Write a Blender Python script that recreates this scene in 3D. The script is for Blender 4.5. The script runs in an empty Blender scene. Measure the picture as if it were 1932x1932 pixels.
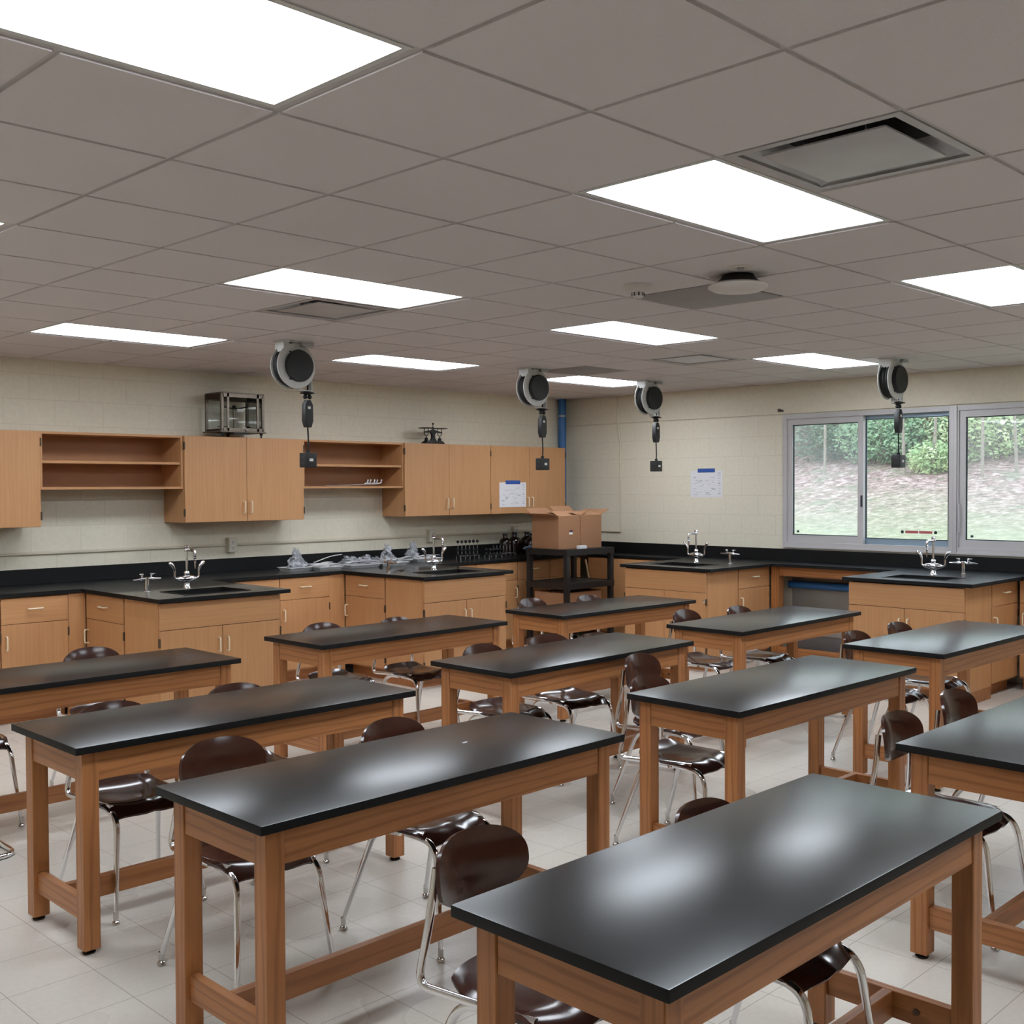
import bpy, bmesh, math, random
from mathutils import Vector, Matrix
random.seed(7)
PI = math.pi
SC = bpy.context.scene
COL = SC.collection
C2 = math.radians

# ------------------------------------------------------------------ dimensions (metres, z = 0 floor)
T = 0.6096                     # ceiling module
H = 2.768                      # ceiling grid plane
YW, XW = 6.33, 8.20            # left wall plane, right (window) wall plane
XB, YB = -3.9, -5.2            # walls behind the camera
ZC, ZBS = 0.963, 1.085         # worktop, top of backsplash
TL, TW, TZ = 1.596, 0.608, 0.787

# ------------------------------------------------------------------ materials
MATS = {}
def srgb(r, g, b):
    f = lambda c: (c/255/12.92) if c/255 <= 0.04045 else ((c/255+0.055)/1.055)**2.4
    return (f(r), f(g), f(b), 1)

class NT:
    def __init__(s, name):
        m = bpy.data.materials.new(name); m.use_nodes = True
        s.m = m; s.n = m.node_tree.nodes; s.l = m.node_tree.links
        s.b = s.n['Principled BSDF']; s.out = s.n['Material Output']
        MATS[name] = m
    def node(s, t, **kw):
        n = s.n.new(t)
        for k, v in kw.items(): setattr(n, k, v)
        return n
    def link(s, a, b): s.l.new(a, b)
    def coords(s, scale=(1,1,1), rot=(0,0,0), kind='Object'):
        tc = s.node('ShaderNodeTexCoord'); mp = s.node('ShaderNodeMapping')
        mp.inputs['Scale'].default_value = scale; mp.inputs['Rotation'].default_value = rot
        s.link(tc.outputs[kind], mp.inputs['Vector']); return mp.outputs['Vector']
    def noise(s, vec, scale, detail=3, rough=0.55):
        n = s.node('ShaderNodeTexNoise'); n.inputs['Scale'].default_value = scale
        n.inputs['Detail'].default_value = detail; n.inputs['Roughness'].default_value = rough
        if vec is not None: s.link(vec, n.inputs['Vector'])
        return n.outputs['Fac']
    def ramp(s, fac, stops):
        r = s.node('ShaderNodeValToRGB'); e = r.color_ramp.elements
        while len(e) < len(stops): e.new(0.5)
        for i, (p, c) in enumerate(stops): e[i].position = p; e[i].color = c
        s.link(fac, r.inputs['Fac']); return r.outputs['Color']
    def mix(s, fac, a, b, mode='MIX'):
        m = s.node('ShaderNodeMix'); m.data_type = 'RGBA'; m.blend_type = mode
        for sock, v in ((m.inputs[0], fac), (m.inputs[6], a), (m.inputs[7], b)):
            if hasattr(v, 'is_output'): s.link(v, sock)
            else: sock.default_value = v
        return m.outputs[2]
    def bump(s, h, strength=0.2, dist=0.01):
        b = s.node('ShaderNodeBump'); b.inputs['Strength'].default_value = strength
        b.inputs['Distance'].default_value = dist
        s.link(h, b.inputs['Height']); s.link(b.outputs['Normal'], s.b.inputs['Normal'])
    def base(s, c):
        if hasattr(c, 'is_output'): s.link(c, s.b.inputs['Base Color'])
        else: s.b.inputs['Base Color'].default_value = c
    def set(s, **kw):
        for k, v in kw.items(): s.b.inputs[k.replace('_', ' ')].default_value = v
        return s

def plain(name, col, rough=0.5, metal=0.0, var=0.08, nscale=8.0, **kw):
    t = NT(name)
    n = t.noise(t.coords(), nscale)
    d = tuple(c*(1-var) for c in col[:3]) + (1,); l = tuple(min(1, c*(1+var)) for c in col[:3]) + (1,)
    t.base(t.ramp(n, [(0.3, d), (0.7, l)]))
    t.set(Roughness=rough, Metallic=metal, **kw)
    return t.m

def wood(name, c1, c2, grain, rough=0.42, axis='x', contrast=1.0, fine=60.0):
    """grain streaks run along the given object axis"""
    t = NT(name)
    sc = {'x': (0.9, 9, 9), 'y': (9, 0.9, 9), 'z': (9, 9, 0.9)}[axis]
    v = t.coords(sc)
    n1 = t.noise(v, 2.2, 5, 0.6)
    sc2 = {'x': (1.2, fine, fine), 'y': (fine, 1.2, fine), 'z': (fine, fine, 1.2)}[axis]
    n2 = t.noise(t.coords(sc2), 3.0, 2)
    w = t.node('ShaderNodeTexWave'); w.wave_type = 'RINGS'; w.rings_direction = {'x':'X','y':'Y','z':'Z'}[axis]
    w.inputs['Scale'].default_value = 1.1; w.inputs['Distortion'].default_value = 7.0
    w.inputs['Detail'].default_value = 3; w.inputs['Detail Scale'].default_value = 1.4
    t.link(v, w.inputs['Vector'])
    base = t.ramp(n1, [(0.25, c1), (0.75, c2)])
    a = t.mix(t.ramp(w.outputs['Fac'], [(0.55, (0,0,0,1)), (0.95, (0.55*contrast,)*3+(1,))]), base, grain)
    b = t.mix(t.ramp(n2, [(0.45, (0,0,0,1)), (0.8, (0.35*contrast,)*3+(1,))]), a, grain)
    t.base(b); t.set(Roughness=rough)
    t.bump(n2, 0.05, 0.002)
    return t.m

def make_materials():
    # painted concrete block: mortar lines as bump plus a faint darker line
    for nm, rot in (('block_left', (PI/2, 0, 0)), ('block_right', (PI/2, 0, PI/2))):
        t = NT(nm)
        tc = t.node('ShaderNodeTexCoord'); sep = t.node('ShaderNodeSeparateXYZ'); cmb = t.node('ShaderNodeCombineXYZ')
        t.link(tc.outputs['Object'], sep.inputs[0])
        t.link(sep.outputs['X' if nm == 'block_left' else 'Y'], cmb.inputs[0]); t.link(sep.outputs['Z'], cmb.inputs[1])
        br = t.node('ShaderNodeTexBrick'); t.link(cmb.outputs[0], br.inputs['Vector'])
        br.inputs['Scale'].default_value = 1.0; br.inputs['Brick Width'].default_value = 0.4064
        br.inputs['Row Height'].default_value = 0.2032; br.inputs['Mortar Size'].default_value = 0.004
        br.inputs['Mortar Smooth'].default_value = 0.6; br.inputs['Bias'].default_value = 0
        n = t.noise(tc.outputs['Object'], 35, 4)
        paint = t.ramp(n, [(0.3, srgb(222,214,194)), (0.7, srgb(229,222,203))])
        t.base(t.mix(br.outputs['Fac'], paint, srgb(214,206,187)))
        h = t.node('ShaderNodeMath', operation='MULTIPLY_ADD'); t.link(br.outputs['Fac'], h.inputs[0]); h.inputs[1].default_value = -1
        t.link(n, h.inputs[2]); t.bump(h.outputs[0], 0.22, 0.003); t.set(Roughness=0.55)
    t = NT('beam_paint'); n = t.noise(t.coords(), 30, 4)
    t.base(t.ramp(n, [(0.3, srgb(218,210,190)), (0.7, srgb(226,218,199))])); t.bump(n, 0.12, 0.004); t.set(Roughness=0.6)
    # ceiling tiles and grid
    t = NT('ceiling_tile'); v = t.coords(); n = t.noise(v, 160, 3); n2 = t.noise(v, 1.2, 2)
    t.base(t.mix(n2, t.ramp(n, [(0.3, srgb(208,201,201)), (0.7, srgb(217,210,210))]), srgb(212,205,204))); t.bump(n, 0.15, 0.002); t.set(Roughness=0.9)
    plain('grid_metal', srgb(190,184,182), 0.5, 0.0, 0.03)
    # floor: vinyl tile, mottled, faint seams, worn sheen
    t = NT('vinyl_floor'); v = t.coords()
    br = t.node('ShaderNodeTexBrick'); br.offset = 0.0
    t.link(v, br.inputs['Vector']); br.inputs['Scale'].default_value = 1; br.inputs['Brick Width'].default_value = 0.3048
    br.inputs['Row Height'].default_value = 0.3048; br.inputs['Mortar Size'].default_value = 0.0012; br.inputs['Bias'].default_value = 0
    br.inputs['Color1'].default_value = (0.47,0.47,0.47,1); br.inputs['Color2'].default_value = (0.53,0.53,0.53,1)
    n1 = t.noise(v, 1.3, 2, 0.5); n2 = t.noise(v, 45, 4, 0.7); n3 = t.noise(t.coords((1,1,1)), 60, 3, 0.7)
    c = t.mix(n2, srgb(204,197,186), srgb(226,219,209))
    c = t.mix(t.ramp(n1, [(0.3, (0,0,0,1)), (0.8, (0.20,)*3+(1,))]), c, srgb(194,186,176))
    c = t.mix(t.ramp(n3, [(0.55, (0,0,0,1)), (0.95, (0.10,)*3+(1,))]), c, srgb(150,140,128))
    c = t.mix(0.12, c, br.outputs['Color'], 'OVERLAY')
    c = t.mix(br.outputs['Fac'], c, srgb(140,130,118))
    t.base(c)
    t.link(t.ramp(n1, [(0.3, (0.24,)*3+(1,)), (0.8, (0.38,)*3+(1,))]), t.b.inputs['Roughness'])
    t.bump(n2, 0.04, 0.001)
    # woods
    for ax in 'xyz':
        wood('oak_'+ax, srgb(166,108,62), srgb(186,126,76), srgb(130,77,42), 0.4, ax, 0.9)
        wood('oak_dark_'+ax, srgb(156,100,58), srgb(174,116,70), srgb(120,70,38), 0.4, ax, 0.7)
        wood('maple_'+ax, srgb(187,136,92), srgb(197,148,102), srgb(170,118,76), 0.42, ax, 0.35, 90)
    plain('cab_inside', srgb(168,118,80), 0.5, 0, 0.04)
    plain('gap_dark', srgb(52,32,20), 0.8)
    # black epoxy resin
    for nm, r0, r1, col in (('epoxy_table', 0.225, 0.235, srgb(19,19,22)), ('epoxy_counter', 0.32, 0.34, srgb(18,18,21))):
        t = NT(nm); v = t.coords(); n = t.noise(v, 2.6, 2, 0.5); n2 = t.noise(v, 70, 3)
        t.base(t.mix(t.ramp(n, [(0.3, (0,0,0,1)), (0.8, (0.15,)*3+(1,))]), col, srgb(24,24,27)))
        t.link(t.ramp(n, [(0.3, (r0,)*3+(1,)), (0.75, (r1,)*3+(1,))]), t.b.inputs['Roughness']); t.bump(n2, 0.02, 0.001)
        t.set(IOR=1.55, Specular_IOR_Level=0.36 if nm == 'epoxy_table' else 0.5, Specular_Tint=(0.93, 1.0, 1.0, 1))
        if nm == 'epoxy_counter': t.set(Coat_Weight=0.6, Coat_Roughness=0.06)
    plain('epoxy_edge', srgb(13,13,14), 0.55, Specular_IOR_Level=0.25)
    plain('sink_black', srgb(14,14,15), 0.35)
    # metals and plastics
    plain('chrome', (0.78,0.78,0.80,1), 0.09, 1.0, 0.02)
    plain('chrome_worn', (0.62,0.60,0.58,1), 0.2, 1.0, 0.06, 30)
    plain('steel_dull', (0.45,0.45,0.46,1), 0.4, 1.0, 0.1)
    plain('glide_dark', srgb(70,62,58), 0.3, 0.7)
    plain('leveler_dark', srgb(30,24,20), 0.6)
    t = NT('brown_plastic'); n = t.noise(t.coords(), 18, 3)
    t.base(t.ramp(n, [(0.3, srgb(56,31,25)), (0.7, srgb(66,38,30))])); t.set(Roughness=0.16, IOR=1.5); t.bump(t.noise(t.coords(), 240, 2), 0.03, 0.001)
    plain('brass_pull', srgb(236,220,190), 0.3, 0.15, 0.03)
    plain('hinge_metal', srgb(96,82,68), 0.4, 0.8)
    plain('white_metal', srgb(205,205,202), 0.4, 0, 0.03)
    plain('black_plastic', srgb(22,22,24), 0.5, 0, 0.1)
    plain('black_rubber', srgb(14,14,15), 0.65)
    plain('black_cart', srgb(26,25,26), 0.45, 0, 0.1, 40)
    plain('sticker_white', srgb(232,230,226), 0.6, 0, 0.02)
    plain('wall_plate', srgb(216,212,200), 0.4, 0, 0.02)
    plain('raceway_paint', srgb(208,199,178), 0.45, 0, 0.03)
    plain('blue_pipe', srgb(52,108,168), 0.4, 0, 0.06)
    plain('aluminium', srgb(192,189,190), 0.45, 0.15, 0.03, 3)
    plain('aluminium_blue', srgb(150,172,190), 0.35, 0.5, 0.03)
    plain('gasket', srgb(38,46,52), 0.6)
    plain('diffuser_metal', srgb(186,184,186), 0.38, 0.35, 0.06, 6)
    plain('duct_dark', srgb(12,12,13), 0.7)
    plain('access_panel', srgb(142,138,138), 0.5, 0.2, 0.03)
    plain('white_plastic', srgb(212,206,200), 0.45, 0, 0.02)
    plain('paper', srgb(226,224,228), 0.8, 0, 0.02)
    plain('ink_grey', srgb(186,186,196), 0.8)
    plain('ink_dark', srgb(70,68,74), 0.8)
    plain('blue_tape', srgb(46,84,158), 0.6, 0, 0.1)
    plain('foam_white', srgb(214,214,216), 0.6, 0, 0.03)
    t = NT('cardboard'); n = t.noise(t.coords((1,1,14)), 12, 3); n2 = t.noise(t.coords(), 2.2, 3)
    t.base(t.mix(n2, t.ramp(n, [(0.3, srgb(158,116,84)), (0.7, srgb(170,126,92))]), srgb(150,108,78))); t.set(Roughness=0.8)
    plain('cardboard_inside', srgb(132,94,66), 0.85)
    plain('purple_label', srgb(84,44,66), 0.6)
    plain('iron_black', srgb(14,12,12), 0.42, 0.3)
    plain('old_brass', srgb(120,110,98), 0.4, 0.7, 0.12, 20)
    plain('amber_glass', srgb(28,16,12), 0.1, 0, 0.1)
    plain('jug_glass', srgb(150,124,100), 0.12, 0, 0.05, Alpha=0.7)
    plain('bag_black', srgb(14,14,16), 0.35)
    plain('cloth_blue', srgb(96,112,136), 0.8)
    plain('dowel_wood', srgb(206,180,140), 0.6)
    plain('red_label', srgb(176,84,90), 0.6)
    plain('grey_wall', srgb(138,132,126), 0.6, 0, 0.05)
    plain('grey_panel_dark', srgb(104,100,98), 0.5, 0.1, 0.06)
    # polythene bag
    t = NT('poly_bag'); n = t.noise(t.coords(), 26, 4)
    t.base(t.ramp(n, [(0.3, srgb(170,172,178)), (0.7, srgb(230,232,236))])); t.set(Roughness=0.15, Alpha=0.5); t.bump(n, 0.8, 0.02)
    # clear thin panes: mostly straight through, a fresnel gloss, optionally a pale translucent veil
    for nm, veil in (('pane_clear', 0.05), ('pane_hazy', 0.17), ('case_glass', 0.03)):
        t = NT(nm)
        tr = t.node('ShaderNodeBsdfTransparent'); gl = t.node('ShaderNodeBsdfGlossy'); gl.inputs['Roughness'].default_value = 0.02
        tr.inputs['Color'].default_value = (0.93, 0.97, 0.97, 1) if nm != 'case_glass' else (0.97, 0.99, 0.98, 1)
        df = t.node('ShaderNodeBsdfTranslucent'); df.inputs['Color'].default_value = (0.95, 0.97, 1.0, 1)
        fr = t.node('ShaderNodeFresnel'); fr.inputs['IOR'].default_value = 1.45
        m1 = t.node('ShaderNodeMixShader'); m2 = t.node('ShaderNodeMixShader')
        n = t.noise(t.coords(), 3, 3)
        t.link(t.ramp(n, [(0.2, (veil*0.6,)*3+(1,)), (0.8, (veil*1.3,)*3+(1,))]), m1.inputs[0])
        t.link(tr.outputs[0], m1.inputs[1]); t.link(df.outputs[0], m1.inputs[2])
        t.link(fr.outputs[0], m2.inputs[0]); t.link(m1.outputs[0], m2.inputs[1]); t.link(gl.outputs[0], m2.inputs[2])
        t.link(m2.outputs[0], t.out.inputs['Surface'])
    # light panels
    t = NT('light_panel'); n = t.noise(t.coords(), 1.0, 1)
    t.base((1,1,1,1)); t.set(Roughness=0.5)
    t.b.inputs['Emission Color'].default_value = (0.90, 0.975, 1.06, 1)
    t.b.inputs['Emission Strength'].default_value = LIGHT
    # hillside
    t = NT('hill_ground'); v = t.coords()
    sep = t.node('ShaderNodeSeparateXYZ'); t.link(v, sep.inputs[0])
    n1 = t.noise(v, 0.55, 5, 0.65); n2 = t.noise(v, 7.5, 6, 0.85); n3 = t.noise(v, 2.2, 4, 0.7)
    a = t.node('ShaderNodeMath', operation='MULTIPLY_ADD'); t.link(n1, a.inputs[0]); a.inputs[1].default_value = 5.0
    t.link(sep.outputs['X'], a.inputs[2])
    mr = t.node('ShaderNodeMapRange'); mr.inputs['From Min'].default_value = 14.6; mr.inputs['From Max'].default_value = 18.6
    t.link(a.outputs[0], mr.inputs['Value'])
    grass = t.ramp(n2, [(0.3, srgb(122,128,96)), (0.5, srgb(160,160,124)), (0.72, srgb(196,188,158))])
    leaf = t.ramp(n2, [(0.34, srgb(70,56,52)), (0.45, srgb(138,108,100)), (0.56, srgb(190,158,150)), (0.66, srgb(236,220,212))])
    leaf = t.mix(t.ramp(n3, [(0.5, (0,0,0,1)), (0.65, (0.6,)*3+(1,))]), leaf, srgb(112,128,88))
    t.base(t.mix(mr.outputs[0], grass, leaf)); t.set(Roughness=0.95)
    for nm, c1, c2 in (('leaf_green', srgb(92,130,92), srgb(166,188,144)), ('leaf_pale', srgb(150,178,120), srgb(214,218,170)), ('leaf_dark', srgb(70,92,74), srgb(128,146,116)), ('leaf_rust', srgb(120,84,66), srgb(186,140,112))):
        t = NT(nm); oi = t.noise(t.coords(), 2.6, 3)
        t.base(t.ramp(oi, [(0.3, c1), (0.7, c2)])); t.set(Roughness=0.6)
    plain('bark', srgb(150,140,128), 0.9, 0, 0.25, 20)

LIGHT = 14.0
make_materials()
M = MATS

# ------------------------------------------------------------------ mesh collector
class MB:
    def __init__(s): s.bm = bmesh.new(); s.mats = []
    def mi(s, m):
        if m is None: return 0
        m = M[m] if isinstance(m, str) else m
        if m not in s.mats: s.mats.append(m)
        return s.mats.index(m)
    def _new(s, geomfaces, m):
        i = s.mi(m)
        for f in geomfaces: f.material_index = i
    def box(s, x0, x1, y0, y1, z0, z1, m=None, bevel=0.0, seg=2, mat=None):
        v = [s.bm.verts.new((x, y, z)) for x in (x0, x1) for y in (y0, y1) for z in (z0, z1)]
        q = [(0,1,3,2), (4,6,7,5), (0,4,5,1), (2,3,7,6), (0,2,6,4), (1,5,7,3)]
        fs = [s.bm.faces.new([v[i] for i in f]) for f in q]
        if mat is not None:
            for w in v: w.co = mat @ w.co
        s._new(fs, m)
        if bevel > 0:
            es = list({e for f in fs for e in f.edges})
            r = bmesh.ops.bevel(s.bm, geom=es, offset=bevel, segments=seg, profile=0.7, affect='EDGES')
            s._new(r['faces'], m)
        return s
    def poly(s, pts, m=None):
        s._new([s.bm.faces.new([s.bm.verts.new(p) for p in pts])], m); return s
    def prism(s, pts, lo, hi, m=None, axis='z', bevel=0):
        """2-D outline extruded along an axis"""
        def P(a, b, c): return {'z': (a, b, c), 'y': (a, c, b), 'x': (c, a, b)}[axis]
        A = [s.bm.verts.new(P(a, b, lo)) for a, b in pts]; B = [s.bm.verts.new(P(a, b, hi)) for a, b in pts]
        n = len(pts); fs = [s.bm.faces.new(A[::-1]), s.bm.faces.new(B)]
        for i in range(n): fs.append(s.bm.faces.new((A[i], A[(i+1) % n], B[(i+1) % n], B[i])))
        bmesh.ops.recalc_face_normals(s.bm, faces=fs)
        s._new(fs, m)
        if bevel > 0:
            es = list({e for f in fs[:2] for e in f.edges})
            r = bmesh.ops.bevel(s.bm, geom=es, offset=bevel, segments=2, profile=0.7, affect='EDGES'); s._new(r['faces'], m)
        return s
    def tube(s, pts, r, m=None, n=10, caps=True, radii=None):
        pts = [Vector(p) for p in pts]
        rings = []; up = None
        for i, p in enumerate(pts):
            d = (pts[min(i+1, len(pts)-1)] - pts[max(i-1, 0)]).normalized()
            if up is None:
                up = d.orthogonal().normalized()
            else:
                up = (up - d*up.dot(d));
                up = up.normalized() if up.length > 1e-6 else d.orthogonal().normalized()
            w = d.cross(up); rr = radii[i] if radii else r
            rings.append([s.bm.verts.new(p + (up*math.cos(2*PI*k/n) + w*math.sin(2*PI*k/n))*rr) for k in range(n)])
        fs = []
        for a, b in zip(rings, rings[1:]):
            for k in range(n): fs.append(s.bm.faces.new((a[k], a[(k+1) % n], b[(k+1) % n], b[k])))
        if caps: fs.append(s.bm.faces.new(rings[0][::-1])); fs.append(s.bm.faces.new(rings[-1]))
        s._new(fs, m); return s
    def lathe(s, prof, center=(0,0,0), axis=(0,0,1), m=None, n=24, close=False):
        """prof: list of (radius, height) along axis"""
        ax = Vector(axis).normalized(); u = ax.orthogonal().normalized(); w = ax.cross(u); c = Vector(center)
        rings = []
        for r, h in prof:
            if r < 1e-6: rings.append([s.bm.verts.new(c + ax*h)])
            else: rings.append([s.bm.verts.new(c + ax*h + (u*math.cos(2*PI*k/n) + w*math.sin(2*PI*k/n))*r) for k in range(n)])
        fs = []
        pairs = list(zip(rings, rings[1:])) + ([(rings[-1], rings[0])] if close else [])
        for a, b in pairs:
            for k in range(n):
                k2 = (k+1) % n
                if len(a) == 1 and len(b) == 1: continue
                if len(a) == 1: fs.append(s.bm.faces.new((a[0], b[k], b[k2])))
                elif len(b) == 1: fs.append(s.bm.faces.new((a[k], a[k2], b[0])))
                else: fs.append(s.bm.faces.new((a[k], a[k2], b[k2], b[k])))
        bmesh.ops.recalc_face_normals(s.bm, faces=fs)
        s._new(fs, m); return s
    def ball(s, c, r, m=None, sub=2, scale=(1,1,1), jitter=0, flat=None):
        x = bmesh.ops.create_icosphere(s.bm, subdivisions=sub, radius=1)
        for v in x['verts']:
            k = r*(1 + random.uniform(-jitter, jitter))
            v.co = Vector((v.co.x*scale[0]*k, v.co.y*scale[1]*k, v.co.z*scale[2]*k))
            if flat is not None and v.co.z < flat: v.co.z = flat
            v.co += Vector(c)
        s._new({f for v in x['verts'] for f in v.link_faces}, m); return s
    def shell(s, f, nu, nv, th, m=None):
        """closed two-sided sheet from f(u,v), u,v in [-1,1]"""
        P = [[Vector(f(-1+2*i/nu, -1+2*j/nv)) for j in range(nv+1)] for i in range(nu+1)]
        def nrm(i, j):
            a = P[min(i+1, nu)][j] - P[max(i-1, 0)][j]; b = P[i][min(j+1, nv)] - P[i][max(j-1, 0)]
            n = a.cross(b); return n.normalized() if n.length > 1e-9 else Vector((0,0,1))
        A = [[s.bm.verts.new(P[i][j]) for j in range(nv+1)] for i in range(nu+1)]
        B = [[s.bm.verts.new(P[i][j] - nrm(i, j)*th) for j in range(nv+1)] for i in range(nu+1)]
        fs = []
        for i in range(nu):
            for j in range(nv):
                fs.append(s.bm.faces.new((A[i][j], A[i+1][j], A[i+1][j+1], A[i][j+1])))
                fs.append(s.bm.faces.new((B[i][j], B[i][j+1], B[i+1][j+1], B[i+1][j])))
        ring = [(i, 0) for i in range(nu)] + [(nu, j) for j in range(nv)] + [(i, nv) for i in range(nu, 0, -1)] + [(0, j) for j in range(nv, 0, -1)]
        for k in range(len(ring)):
            a, b = ring[k], ring[(k+1) % len(ring)]
            fs.append(s.bm.faces.new((A[a[0]][a[1]], B[a[0]][a[1]], B[b[0]][b[1]], A[b[0]][b[1]])))
        bmesh.ops.recalc_face_normals(s.bm, faces=fs)
        s._new(fs, m); return s
    def slab(s, xs, ys, inside, z0, z1, m=None, mside=None, axis='z'):
        """cells of a grid that are inside, extruded z0..z1, one clean skin"""
        def P(a, b, c): return {'z': (a, b, c), 'y': (a, c, b), 'x': (c, a, b)}[axis]
        xs = sorted(set(xs)); ys = sorted(set(ys)); vt = {}
        def V(i, j, k):
            if (i, j, k) not in vt: vt[(i, j, k)] = s.bm.verts.new(P(xs[i], ys[j], z1 if k else z0))
            return vt[(i, j, k)]
        I = lambda i, j: 0 <= i < len(xs)-1 and 0 <= j < len(ys)-1 and inside((xs[i]+xs[i+1])/2, (ys[j]+ys[j+1])/2)
        top, side = [], []
        for i in range(len(xs)-1):
            for j in range(len(ys)-1):
                if not I(i, j): continue
                top.append(s.bm.faces.new((V(i,j,1), V(i+1,j,1), V(i+1,j+1,1), V(i,j+1,1))))
                top.append(s.bm.faces.new((V(i,j,0), V(i,j+1,0), V(i+1,j+1,0), V(i+1,j,0))))
                for (di, dj, a, b) in ((-1,0,(0,1),(0,0)), (1,0,(1,0),(1,1)), (0,-1,(0,0),(1,0)), (0,1,(1,1),(0,1))):
                    if not I(i+di, j+dj):
                        side.append(s.bm.faces.new((V(i+a[0],j+a[1],0), V(i+b[0],j+b[1],0), V(i+b[0],j+b[1],1), V(i+a[0],j+a[1],1))))
        bmesh.ops.recalc_face_normals(s.bm, faces=top+side)
        s._new(top, m); s._new(side, mside or m); return s
    def build(s, name, mat=None, parent=None, smooth=40, loc=None):
        me = bpy.data.meshes.new(name)
        if mat is not None:
            mm = M[mat] if isinstance(mat, str) else mat
            if not s.mats: s.mats = [mm]
        s.bm.normal_update(); s.bm.to_mesh(me); s.bm.free()
        for m in s.mats: me.materials.append(m)
        if smooth:
            me.polygons.foreach_set('use_smooth', [True]*len(me.polygons))
            me.set_sharp_from_angle(angle=C2(smooth))
        o = bpy.data.objects.new(name, me); COL.objects.link(o)
        if parent is not None: o.parent = parent
        if loc is not None: o.location = loc
        return o

def tag(o, label=None, cat=None, group=None, kind=None):
    if label: o['label'] = label
    if cat: o['category'] = cat
    if group: o['group'] = group
    if kind: o['kind'] = kind
    return o
def thing(name, label, cat, loc=(0,0,0), rz=0.0, group=None):
    o = bpy.data.objects.new(name, None); COL.objects.link(o)
    o.location = loc; o.rotation_euler = (0, 0, rz); o.empty_display_size = 0.1
    return tag(o, label, cat, group)
def copy_tree(o, parent=None):
    c = o.copy(); COL.objects.link(c)
    if parent is not None: c.parent = parent; c.matrix_parent_inverse = o.matrix_parent_inverse.copy()
    for ch in list(o.children): copy_tree(ch, c)
    return c
def arc(c, a, b, r, n=5):
    """rounded corner: replaces corner c between points a and b by n+1 points"""
    c, a, b = Vector(c), Vector(a), Vector(b)
    p = c + (a-c).normalized()*r; q = c + (b-c).normalized()*r
    return [tuple((1-t)**2*p + 2*t*(1-t)*c + t*t*q) for t in [i/n for i in range(n+1)]]
def rpath(pts, r, n=5):
    out = [pts[0]]
    for i in range(1, len(pts)-1): out += arc(pts[i], pts[i-1], pts[i+1], r if not isinstance(r, (list, tuple)) else r[i-1], n)
    return out + [pts[-1]]

# ------------------------------------------------------------------ camera
def camera():
    f = 2092.78; rx, ry, rz = -0.0230, -0.0040, 0.7829
    Fv = Vector((math.cos(rx)*math.cos(rz), math.cos(rx)*math.sin(rz), math.sin(rx)))
    R = Vector((math.sin(rz), -math.cos(rz), 0)); U = R.cross(Fv)
    R2 = R*math.cos(ry) + U*math.sin(ry); U2 = -R*math.sin(ry) + U*math.cos(ry)
    cd = bpy.data.cameras.new('camera'); cd.sensor_width = 36; cd.lens = f/1932*36; cd.clip_start = 0.05
    co = bpy.data.objects.new('camera', cd); COL.objects.link(co)
    m = Matrix((( R2.x, U2.x, -Fv.x, -1.7321), (R2.y, U2.y, -Fv.y, -2.6280), (R2.z, U2.z, -Fv.z, 1.728), (0,0,0,1)))
    co.matrix_world = m; SC.camera = co
camera()

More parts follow.
